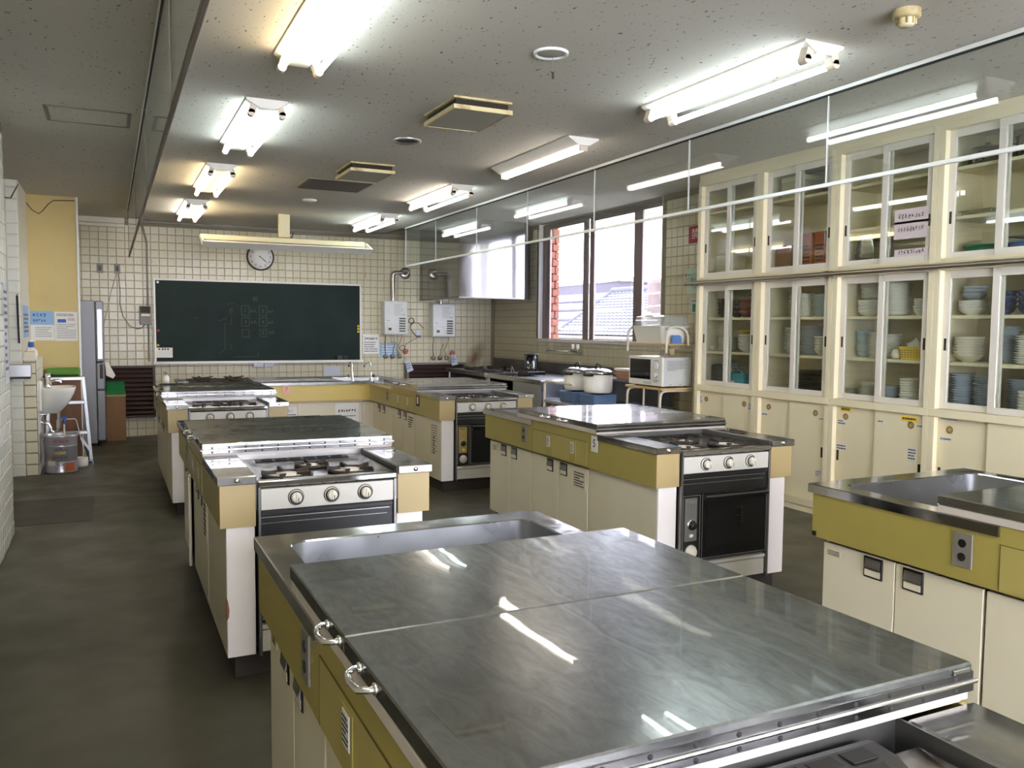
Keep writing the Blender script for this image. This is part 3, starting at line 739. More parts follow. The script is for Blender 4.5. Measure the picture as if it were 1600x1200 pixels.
def make_range(plate):
    t = thing('gas_range', '', 'gas cooker')
    w = .592
    ob('body', MB().box(.004, w-.004, .035, .575, .105, .798), 'rangesteel', t)
    ob('side_trim', MB().box(0, .012, .0, .034, .10, .796, .002).box(w-.012, w, .0, .034, .10, .796, .002), 'rangesteel', t)
    ob('front_lip', MB().box(0, w, -.006, .044, .797, .8215, .004), 'steel2', t)
    ob('hob_pan', MB().loft([outer_for(.004, w-.004, .045, .585, .8205), rrect(.03, w-.03, .07, .50, .812, .03), rrect(.05, w-.05, .09, .47, .805, .03)], cap1=True), 'pan', t)
    rg = ob('rear_vent', MB().prism([(.505, .800), (.51, .810), (.53, .819), (.572, .822), (.586, .819), (.586, .800)], .075, w-.075, 'x'), 'black', t)
    mb = MB()
    for i in range(6):
        x = .10+i*.067
        mb.box(x, x+.05, .538, .566, .8205, .8228); mb.add([(x, .511, .8125), (x+.05, .511, .8125), (x+.05, .528, .8195), (x, .528, .8195)], [(0, 1, 2, 3)])
    tag(ob('vent_slots', mb, 'gap', rg), kind='stuff')
    for bx, by, r in ((.155, .18, .108), (.44, .195, .102), (.305, .385, .078)):
        b = ob('burner', MB().lathe([(r*.80, .810), (r*.70, .8055), (.002, .8055)], (bx, by, 0), n=20).lathe([(r*.34, .8055), (r*.34, .814), (r*.22, .818), (.002, .818)], (bx, by, 0), n=18), 'knobwhite' , t)
        mb = MB().lathe([(r*.82, .806), (r, .806), (r*1.02, .812), (r*.98, .817), (r*.84, .818), (r*.82, .814), (r*.82, .806)], (bx, by, 0), n=24)
        for k in range(5):
            a = 2*math.pi*k/5+.5; c, s = math.cos(a), math.sin(a)
            q = lambda d, e, z: (bx+c*d-s*e, by+s*d+c*e, z)
            ri, ro, h = r*.45, r*1.04, .006
            vs = [q(ri, -h, .816), q(ri, h, .816), q(ro, h, .812), q(ro, -h, .812), q(ri, -h, .824), q(ri, h, .824), q(ro, h, .832), q(ro, -h, .832)]
            mb.add(vs, [(0,3,2,1),(4,5,6,7),(0,1,5,4),(1,2,6,5),(2,3,7,6),(3,0,4,7)])
        ob('trivet', mb, 'iron', b)
    ob('gap_slot', MB().box(.012, w-.012, .02, .036, .785, .797), 'gap', t)
    kp = ob('control_panel', MB().box(.012, w-.012, .006, .036, .70, .787, .002), 'panelwhite', t)
    for kx in (.155, .305, .452):
        k = ob('knob', MB().lathe([(.033, .006), (.033, .0045), (.030, .0035), (.028, -.004), (.021, -.007)], (kx, 0, .745), n=24, axis='y').lathe([(.021, -.006), (.0205, -.02), (.017, -.024), (.0005, -.024)], (kx, 0, .745), n=20, axis='y'), 'knobwhite', kp)
        ob('knob_ring', MB().lathe([(.0335, .0055), (.0335, .003), (.0305, .003), (.0305, .0055)], (kx, 0, .745), n=24, axis='y').lathe([(.0275, -.0042), (.0275, -.0062), (.0225, -.0074), (.0225, -.0055)], (kx, 0, .745), n=24, axis='y'), 'black', k)
        ob('knob_grip', MB().box(kx-.006, kx+.006, -.030, -.020, .728, .764, .003), 'knobwhite', k)
        ob('knob_mark', MB().box(kx+.0025, kx+.0055, -.0306, -.0285, .729, .748), 'black', k)
    vb = ob('vent_band', MB().box(.012, w-.012, .014, .036, .59, .699), 'black', t)
    ob('vent_line', MB().box(.014, w-.014, .010, .016, .6725, .675).box(.014, w-.014, .010, .016, .6465, .649).box(.014, w-.014, .004, .016, .678, .696, .002), 'black', vb)
    ob('bright_line', MB().box(.014, w-.03, .008, .012, .6685, .671).box(.014, w-.04, .008, .012, .6445, .646), 'alum', vb)
    ob('oven_front', MB().box(.012, w-.012, .016, .036, .235, .59), 'enamel', t)
    cc = ob('oven_controls', MB().box(.016, .128, .008, .018, .245, .585, .002), 'black', t)
    ob('control_rim', MB().box(.016, .019, .005, .01, .245, .585).box(.125, .128, .005, .01, .245, .585).box(.016, .128, .005, .01, .582, .585), 'alum', cc)
    ob('control_plate', MB().box(.028, .106, .0045, .01, .345, .572, .001), plate, cc)
    mb = MB()
    for i in range(3): mb.box(.045+i*.018, .047+i*.018, .004, .006, .47, .54)
    mb.box(.04, .09, .004, .006, .552, .562)
    ob('control_marks', mb, 'ink_soft', cc)
    k = ob('timer_knob', MB().lathe([(.026, .005), (.025, -.004), (.02, -.006)], (.07, 0, .43), n=20, axis='y').lathe([(.019, -.004), (.018, -.022), (.0005, -.022)], (.07, 0, .43), n=18, axis='y'), 'black', cc)
    ob('timer_ring', MB().lathe([(.030, .005), (.029, -.002), (.025, -.003)], (.07, 0, .43), n=24, axis='y'), 'chrome', k)
    ob('switch', MB().box(.058, .08, -.002, .006, .365, .382, .002), 'knobwhite', cc)
    k = ob('oven_knob', MB().lathe([(.033, .006), (.032, -.004), (.024, -.008), (.022, -.022), (.0005, -.022)], (.07, 0, .29), n=24, axis='y'), 'knobwhite', cc)
    ob('oven_knob_ring', MB().lathe([(.036, .006), (.036, .002), (.033, .002)], (.07, 0, .29), n=24, axis='y'), 'alum', k)
    od = ob('oven_door', MB().box(.138, w-.018, .006, .018, .245, .588, .002), 'enamel', t)
    ob('door_handle', MB().prism([(.006, .586), (-.022, .580), (-.026, .572), (-.022, .563), (.006, .556)], .145, w-.03, 'x'), 'black', od)
    ob('handle_edge', MB().box(.145, w-.03, -.024, -.019, .5785, .5815), 'alum', od)
    ob('door_trim', MB().box(.138, w-.018, .003, .007, .245, .248).box(.138, .141, .003, .007, .245, .588).box(w-.021, w-.018, .003, .007, .245, .588), 'alum', od)
    ob('door_window', MB().box(.165, w-.055, .0035, .007, .30, .545, .001), 'enamel', od)
    mb = MB().box(.40, .4015, .0025, .0036, .40, .52).box(.36, .40, .0025, .0036, .50, .5015).box(.36, .40, .0025, .0036, .455, .4565).box(.37, .40, .0025, .0036, .42, .4215)
    ob('scale_marks', mb, 'grille', od)
    ob('base_drawer', MB().box(.012, w-.012, .018, .036, .11, .20, .003).box(.012, w-.012, .012, .036, .205, .222, .002), 'panelwhite', t)
    return t
ISL = [  # x, y, label, range label, plate
 (.36, .26, 'largest-looking cooking island, its two scratched brushed cover flaps filling the bottom', 'gas range of the scratched bottom island, only its rear vent showing', 'alum'),
 (2.48, .27, 'cooking island cut off by the picture edge, its open sink in front of the cupboards', 'gas range hidden at the cut-off end of the cupboard-side island', 'alum'),
 (.37, 3.46, 'cooking island on the aisle whose cooker faces the big open sink, one door ajar', 'gas range with sooty burners in the aisle island just behind the big open sink', 'alum'),
 (2.48, 3.48, 'cooking island carrying the number 5 card, its cover mirroring the bright window', 'gas range with black oven door and silver control plate in the island numbered 5', 'alum'),
 (.37, 6.73, 'small far cooking island on the aisle side with a row of rivets along its cover', 'gas range of the far aisle-side island, only knobs and hob showing', 'alum'),
 (2.55, 6.78, 'far cooking island in front of the water heaters with a printed notice on its side', 'gas range with a gold control plate in the far island before the water heaters', 'gold')]
P0 = make_island(); R0 = make_range('alum')
isl, rng = [], []
for k, (x, y, lab, rlab, pl) in enumerate(ISL):
    if k == 0: P0.location = (x, y, 0); P0['label'] = lab; r = P0
    else: r = dup(P0, (x, y, 0), lab)
    r['group'] = 'cooking islands'; isl.append(r)
    r.scale = (.98 if x < 1 else 1, 1, 1)
    if k == 0: R0.location = (x+.160*.98, y, 0); R0['label'] = rlab; g = R0
    elif pl == 'gold':
        g = make_range('gold'); g.location = (x+.160, y, 0); g['label'] = rlab
    else: g = dup(R0, (x+.160*(.98 if x < 1 else 1), y, 0), rlab)
    g['group'] = 'gas ranges of the islands'; rng.append(g)
for o_ in rng:
    if o_.location.x < 1: o_.scale = (.98, 1, 1)
for f_ in children(isl[0]):
    if f_.name.startswith('cover_flap'):
        if f_.name == 'cover_flap': a_ = -.0105; f_.rotation_euler = (a_, 0, 0); f_.location = (0, .04+1.1265-(1.1265*math.cos(a_)-.9045*math.sin(a_)), .9045-(1.1265*math.sin(a_)+.9045*math.cos(a_)))
        else: f_.location.y = .04
        f_.material_slots[0].link = 'OBJECT'; f_.material_slots[0].material = W['steel_worn']
    if f_.name.startswith('edge_strip'): f_.location.y = .04
    if f_.name.split('.')[0] in ('hob_ledge', 'hob_wall'): f_.scale = (1, 1.07, 1)
for f_ in children(rng[0]):
    if f_.name.startswith('rear_vent'): f_.location = (0, .034, .012)
for d in children(isl[2]):
    if d.name.startswith('door') and d.get('hinge') == 1 and d.location.x < .1:
        d.rotation_euler = (0, 0, math.radians(-5))
ob('chipped_corner', MB().prism([(.034, .255), (.043, .27), (.045, .30), (.040, .335), (.034, .35)], .0285, .046, 'y'), 'wood', isl[2])
L_, U_ = (0, -1, 0), (0, 0, 1)          # reading direction on faces that look towards -x
def isl_paper(i, x, y0, y1, z0, z1, m='paper', rows=4, ink='ink', seed=1, name='paper_label', parent=None):
    p = ob(name, MB().box(x-.0015, x+.001, y0, y1, z0, z1), m, parent or isl[i])
    if rows: scribble(p, ink, (x-.0015, (y0+y1)/2, (z0+z1)/2), L_, U_, (y1-y0)*.82, (z1-z0)*.85, rows, seed=seed)
    return p
for i in range(6):
    if i in (2, 4): continue
    isl_paper(i, .005, 1.15, 1.197, .70, .765, rows=6, seed=i)
    isl_paper(i, .005, .85, .893, .70, .765, rows=6, seed=i+9)
for i in (2, 4):
    isl_paper(i, .005, 1.15, 1.18, .70, .75, 'paper_grey', 0); isl_paper(i, .005, .85, .88, .70, .75, 'paper_grey', 0)
isl_paper(3, .033, 2.0, 2.09, .555, .60, 'cream', 3, 'ink_soft', 3); isl_paper(3, .033, .755, .90, .49, .60, 'cream', 6, 'ink', 4)
isl_paper(1, .033, 2.045, 2.115, .575, .60, 'cream', 3, 'ink', 5); isl_paper(0, .033, 2.02, 2.09, .57, .60, 'cream', 3, 'ink', 6)
isl_paper(5, .033, .755, .93, .47, .60, 'cream', 5, 'ink', 7)
nt = isl_paper(5, .035, .12, .30, .30, .60, 'cream', 0, name='notice')
scribble(nt, 'ink_soft', (.0335, .21, .45), L_, U_, .15, .27, 12, seed=8, lh=.3)
scrawl(nt, 'ink', (.0333, .215, .40), (0, 0, -1), (0, -1, 0), .17, .035, 5, 21, .006)
isl_paper(2, .033, .76, .90, .40, .60, 'cream', 7, 'ink', 9)
tg = isl_paper(3, .0085, .583, .653, .742, .832, rows=0, name='number_card'); text('5', .065, 'ink', tg, (.0068, .618, .789), L_, U_)
tg = isl_paper(5, .0085, .53, .62, .715, .82, 'ink', 0, name='number_card'); ob('card_face', MB().box(.005, .0075, .555, .595, .735, .80), 'paper', tg)
for i, s in ((1, 2.165),):
    ob('maker_plate', MB().box(.006, .011, 2.15, 2.168, .642, .66), 'black', isl[i])
# ---- demonstration counter in front of the chalkboard
dc = thing('demonstration_counter', 'long mustard-fronted demonstration counter with a steel top below the chalkboard', 'counter', (.66, 9.38, 0))
DW, DD = 2.44, 1.05
ob('plinth', MB().box(.06, DW-.06, .07, DD-.07, 0, .10), 'kick', dc)
ob('carcass', MB().box(.03, DW-.03, .05, DD-.05, .10, .60), 'white_end', dc)
ob('fascia', MB().box(.012, DW-.012, .014, .03, .605, .785, .001).box(.012, .03, .03, DD-.03, .605, .785).box(DW-.03, DW-.012, .03, DD-.03, .605, .785), 'mustard', dc)
ob('lower_trim', MB().box(.012, DW-.012, .010, .03, .592, .612, .002), 'tan', dc)
ob('worktop', MB().box(0, 1.75, 0, DD, .785, .82, .003).box(1.75, DW, 0, .08, .785, .82, .003).box(1.75, DW, DD-.30, DD, .785, .82, .003).box(DW-.06, DW, .08, DD-.3, .785, .82, .003), 'steel', dc)
ob('sink_basin', MB().loft([outer_for(1.74, DW-.05, .07, DD-.29, .819), rrect(1.76, DW-.07, .09, DD-.31, .815, .04), rrect(1.78, DW-.09, .11, DD-.33, .65, .05)], cap1=True), 'steel_sink', dc)
for k, (a, b) in enumerate(((.05, .62), (.63, 1.20), (1.21, 1.93), (1.94, DW-.05))):
    d = ob('door', MB().box(a, b, .034, .05, .105, .588, .002), 'cream', dc)
    if k == 3:
        h = ob('handle', MB().box(b-.30, b-.20, .030, .036, .50, .575, .003), 'black', d); ob('finger_well', MB().box(b-.292, b-.208, .027, .032, .545, .567, .001), 'chrome', h); ob('lower_plate', MB().box(b-.292, b-.208, .028, .032, .508, .535), 'cream', h)
    if k == 2:
        n1 = ob('notice', MB().box(a+.42, b-.03, .031, .0345, .33, .57), 'paper', d)
        scribble(n1, 'ink', ((a+.39+b)/2, .031, .39), (1, 0, 0), (0, 0, 1), .2, .10, 3, seed=11, lh=.3)
        scrawl(n1, 'ink', ((a+.39+b)/2, .0306, .485), (1, 0, 0), (0, 0, 1), .22, .04, 7, 22, .006)
    if k == 1:
        n1 = ob('notice', MB().box(b-.22, b+.005, .031, .0345, .30, .55), 'paper', d)
        text('お願い', .045, 'ink', n1, (b-.11, .031, .50), (1, 0, 0), (0, 0, 1)); scribble(n1, 'ink_soft', (b-.11, .031, .40), (1, 0, 0), (0, 0, 1), .2, .15, 5, seed=12)
tg = ob('number_card', MB().box(1.045, 1.125, .010, .0145, .70, .782), 'pinksign', dc); text('7', .06, 'ink_red', tg, (1.085, .010, .742), (1, 0, 0), (0, 0, 1))
hb = ob('built_in_hob', MB().box(.12, .78, .18, .90, .818, .826, .002), 'iron', dc)
for bx in (.28, .62):
    for by in (.36, .70):
        mb = MB().lathe([(.09, .826), (.10, .84), (.085, .848), (.075, .84), (.07, .826)], (bx, by, 0), n=18)
        for q in range(4):
            a = q*math.pi/2+.3; mb.cyl((bx+.05*math.cos(a), by+.05*math.sin(a), .85), (bx+.12*math.cos(a), by+.12*math.sin(a), .858), .007, n=6)
        ob('trivet', mb, 'iron', hb)
def swan_tap(x, y, z, lab, turn):
    t = thing('swan_neck_tap', lab, 'tap', (x, y, z+.0008), turn); t.scale = (.85, .85, .85)
    ob('tap_body', MB().lathe([(.028, 0), (.024, .01), (.016, .02), (.016, .10), (.012, .12), (.001, .124)], n=14), 'chrome', t)
    ob('spout', MB().tube([(0, 0, .115), (0, 0, .20), (-.01, 0, .235), (-.04, 0, .25), (-.08, 0, .238), (-.10, 0, .205)], .009, 8), 'chrome', t)
    ob('spout_tip', MB().cyl((-.10, 0, .207), (-.103, 0, .185), .011, n=10), 'black', t)
    ob('lever', MB().cyl((0, -.015, .06), (0, -.05, .07), .008, n=8).box(-.02, .02, -.062, -.05, .05, .09, .004), 'chrome', t)
swan_tap(2.49, 9.425, .82, 'chrome tap seen end-on at the edge of the demonstration counter', math.radians(-80))
swan_tap(2.71, 9.425, .82, 'chrome swan-neck tap with its spout bent over the demonstration counter sink', math.radians(15))
# bottle standing by the far aisle island's sink
bt = thing('soap_bottle', 'small white pump bottle standing on the far aisle-side island', 'bottle', (.46, 8.27, .9045)); bt.scale = (.8, .8, .8)
ob('bottle_body', MB().lathe([(.001, 0), (.034, .002), (.036, .06), (.03, .085), (.013, .098), (.012, .108)], n=18), 'whiteplastic', bt)
ob('pump', MB().lathe([(.013, .106), (.013, .116), (.005, .118), (.005, .13), (.001, .13)], n=12).box(-.03, .008, -.006, .006, .127, .136, .002), 'ink_soft', bt)
dr = tag(ob('soap_dish', MB().loft([rrect(.40, .60, 8.12, 8.22, .905, .02), rrect(.395, .605, 8.115, 8.225, .915, .02), rrect(.40, .60, 8.12, 8.22, .915, .02), rrect(.405, .595, 8.125, 8.215, .907, .02)], cap0=True, cap1=True), 'steel2'), 'flat steel tray beside the white pump bottle on the far aisle-side island', 'tray')
# ================================================================== CUPBOARDS ALONG THE RIGHT WALL
CX, CD = 4.95, .405
def sliding_door(par, y0, y1, z0, z1, x, pull_y, pull_z):
    s, r = .05, .05
    d = ob('sliding_door', MB().box(x, x+.02, y0, y0+s, z0, z1, .002).box(x, x+.02, y1-s, y1, z0, z1, .002)
           .box(x, x+.02, y0+s, y1-s, z0, z0+r-.008).box(x, x+.02, y0+s, y1-s, z1-r, z1), 'doorframe', par)
    ob('glass_pane', MB().box(x+.008, x+.012, y0+s-.004, y1-s+.004, z0+r-.012, z1-r+.004), 'pane', d)
    ob('finger_pull', MB().box(x-.0015, x+.002, pull_y-.009, pull_y+.009, pull_z-.04, pull_z+.04, .001), 'pull', d)
    return d
def lower_cupboard(y0, y1, lab):
    w = y1-y0; t = thing('lower_cupboard', lab, 'cupboard', (CX, y0, 0), 0, 'cupboards with sliding doors along the wall')
    ob('plinth', MB().box(.02, CD, .002, w-.002, 0, .085).box(.008, .03, .002, w-.002, .05, .09, .003), 'cab', t)
    ob('carcass', MB().box(0, CD, 0, .045, .085, 1.90, .002).box(0, CD, w-.045, w, .085, 1.90, .002).box(CD-.012, CD-.001, .045, w-.045, .10, 1.9)
       .box(0, CD, .045, w-.045, .085, .112).box(-.006, CD-.012, .001, w-.001, .878, .932, .003).box(0, CD-.012, .045, w-.045, 1.845, 1.9, .002), 'cab', t)
    ob('shelf', MB().box(.066, CD-.012, .045, w-.045, 1.222, 1.245, .002), 'cab', t)
    ob('shelf', MB().box(.066, CD-.012, .045, w-.045, 1.530, 1.553, .002), 'cab', t)
    m = w/2
    sliding_door(t, .045, m+.03, .934, 1.844, .018, .07, 1.36)
    sliding_door(t, m-.03, w-.045, .934, 1.844, .042, w-.07, 1.36)
    for k, (a, b, x) in enumerate(((.046, m+.02, .020), (m-.02, w-.046, .038))):
        d = ob('base_door', MB().box(x, x+.016, a, b, .114, .876, .002), 'cab', t)
        ry = a+.10 if k == 0 else b-.09
        rg_ = ob('ring_pull', MB().lathe([(.024, x), (.024, x-.004), (.017, x-.004), (.015, x+.001)], (0, ry, .80), n=20, axis='x'), 'ring', d)
        ob('pull_cup', MB().lathe([(.0155, x-.001), (.001, x-.0006)], (0, ry, .80), n=16, axis='x'), 'tan', rg_)
    return t
def upper_cupboard(y0, y1, lab, mid=False):
    w = y1-y0; t = thing('upper_cupboard', lab, 'cupboard', (CX, y0, 0), 0, 'cupboards with sliding doors along the wall')
    ob('carcass', MB().box(0, CD, 0, .045, 1.90, 2.80, .002).box(0, CD, w-.045, w, 1.90, 2.80, .002).box(CD-.012, CD-.001, .045, w-.045, 1.90, 2.80)
       .box(0, CD-.012, .045, w-.045, 1.90, 1.922).box(0, CD-.012, .045, w-.045, 2.755, 2.80, .002), 'cab', t)
    ob('shelf', MB().box(.066, CD-.012, .045, w-.045, 2.495, 2.518, .002), 'cab', t)
    if mid: ob('shelf', MB().box(.066, CD-.012, .045, w-.045, 2.175, 2.198, .002), 'cab', t)
    m = w/2
    sliding_door(t, .045, m+.03, 1.922, 2.754, .018, .07, 2.19)
    sliding_door(t, m-.03, w-.045, 1.922, 2.754, .042, w-.07, 2.19)
    return t
CY = (6.37, 5.55, 4.73, 3.86, 3.0)
LN = ('lower cupboard next to the microwave, a turquoise basket behind its glass', 'lower cupboard full of tall white plate stacks with bare base doors',
      'lower cupboard with a yellow basket inside and yellow labels on its base doors', 'lower cupboard reaching the picture edge, stacks of blue-grey plates inside')
UN = ('upper cupboard beside the red no-smoking sign, nearly empty', 'upper cupboard with brown and orange boxes behind the glass',
      'upper cupboard with tin moulds and handwritten sheets on its glass', 'upper cupboard with a green basin and a steel pot inside')
lows, ups = [], []
for k in range(4):
    lows.append(lower_cupboard(CY[k+1], CY[k], LN[k])); ups.append(upper_cupboard(CY[k+1], CY[k], UN[k], k >= 2))
struct('trim_5', MB().box(CX+.01, XR, 3.0, 6.37, 2.80, ZC2), 'cab')
def cup_paper(par, yb, z, w, h, m, rows, x=.019, seed=1, ink='ink_soft'):
    p = ob('paper_label', MB().box(x-.0012, x+.001, yb-w/2, yb+w/2, z-h/2, z+h/2), m, par)
    if rows: scribble(p, ink, (x-.0012, yb, z), L_, U_, w*.86, h*.8, rows, seed=seed)
    return p
def low_labels():
    a = lows[0]; cup_paper(a, .755, .79, .04, .08, 'paper', 4, .037, 1); cup_paper(a, .075, .785, .045, .07, 'paper', 3, .019, 2)
    a = lows[1]; cup_paper(a, .73, .735, .07, .03, 'paper', 1, .037, 3); cup_paper(a, .085, .76, .05, .02, 'paper', 1, .019, 4); cup_paper(a, .10, .33, .06, .06, 'paper', 3, .019, 5)
    a = lows[2]
    for y, z, w, h, m, x, r in ((.735, .855, .09, .03, 'yellowlabel', .037, 1), (.16, .842, .13, .035, 'yellowlabel', .019, 1), (.77, .755, .08, .045, 'paper', .037, 2), (.40, .80, .05, .022, 'paper', .019, 1),
                                (.075, .80, .05, .02, 'paper', .019, 1), (.765, .565, .10, .05, 'paper', .037, 2), (.13, .60, .07, .10, 'paper', 0.019, 4)):
        cup_paper(a, y, z, w, h, m, r, x, int(y*100), 'ink')
    a = lows[3]; cup_paper(a, .72, .868, .16, .018, 'paper', 1, .037, 6); cup_paper(a, .75, .735, .09, .03, 'paper', 1, .037, 7)
    for i, y in ((1, .07), (2, .80), (2, .07), (3, .79)):
        ob('long_pull', MB().box(.0175 if y < .4 else .0355, .0195 if y < .4 else .0375, y-.011, y+.011, .46, .54, .001), 'pull', lows[i])
low_labels()
for i, (y, z, h) in enumerate(((.21, 2.14, .12), (.20, 1.985, .05), (.21, 2.06, .0))):
    if h:
        p = cup_paper(ups[2], y, z, .27, h, 'paper_pink', 0, .015+.001, 3)
        scrawl(p, 'ink', (.0148, y, z+.005), L_, U_, .21, .035, 9, 31+i, .0025)
p = cup_paper(ups[2], .21, 2.235, .27, .10, 'paper_pink', 0, .015+.001, 3); scrawl(p, 'ink', (.0148, .21, 2.235), L_, U_, .21, .04, 8, 36, .0025)
# handrail pipe in front of the cupboards
hr = thing('steel_rail', 'horizontal stainless pipe rail running along the front of the cupboards', 'rail', (4.885, 0, 1.868))
ob('pipe', MB().cyl((0, 2.98, 0), (0, 6.45, 0), .019, n=14), 'pipe', hr)
ob('pipe_end', MB().lathe([(.001, 6.475), (.02, 6.47), (.024, 6.45), (.019, 6.435)], n=14, axis='y'), 'pipe', hr)
for y in (6.345, 4.735, 3.1):
    ob('rail_bracket', MB().cyl((.0, y, 0), (.0635, y, -.012), .012, n=10).lathe([(.024, y-.02), (.026, y), (.024, y+.02)], n=14, axis='y'), 'pipe', hr)
# ---- dishes: every plate and bowl is an object of its own
def plate_me(r, h, m): return MB().lathe([(.001, .003), (r*.55, .003), (r*.6, .0), (r*.64, .004), (r, h), (r*1.005, h+.003), (r*.97, h+.003), (r*.6, .008), (.001, .007)], n=22).mesh('plate', W[m])
def bowl_me(r, h, m): return MB().lathe([(r*.42, 0), (r*.45, .006), (r*.75, h*.35), (r*.95, h*.8), (r, h), (r*.97, h), (r*.9, h*.78), (r*.6, h*.25), (.001, .012)], n=22).mesh('bowl', W[m])
MEC = {}
ORD = 'topmost second third fourth fifth sixth seventh eighth ninth tenth eleventh twelfth thirteenth fourteenth fifteenth sixteenth seventeenth'.split()
def stack(kind, x, y, z, n, r, h, sp, m, label, group):
    key = (kind, r, h, m)
    if key not in MEC: MEC[key] = plate_me(r, h, m) if kind == 'plate' else bowl_me(r, h, m)
    x = min(max(x, 5.026+r), 5.332-r)
    for c1, c0 in zip(CY[:-1], CY[1:]):
        if c0 < y < c1: y = min(max(y, c0+.048+r), c1-.048-r)
    for i in range(n):
        o = bpy.data.objects.new(kind, MEC[key]); COL.objects.link(o)
        o.location = (x+random.uniform(-.0025, .0025), y+random.uniform(-.0025, .0025), z+i*sp); o.rotation_euler = (0, 0, random.uniform(0, 6))
        j = n-1-i
        tag(o, label+', '+('topmost' if j == 0 else 'lowest' if i == 0 else ORD[j]+' from top'), kind, group)
B, S1, S2 = .9325, 1.2455, 1.5535
P_, B_ = 'plate', 'bowl'
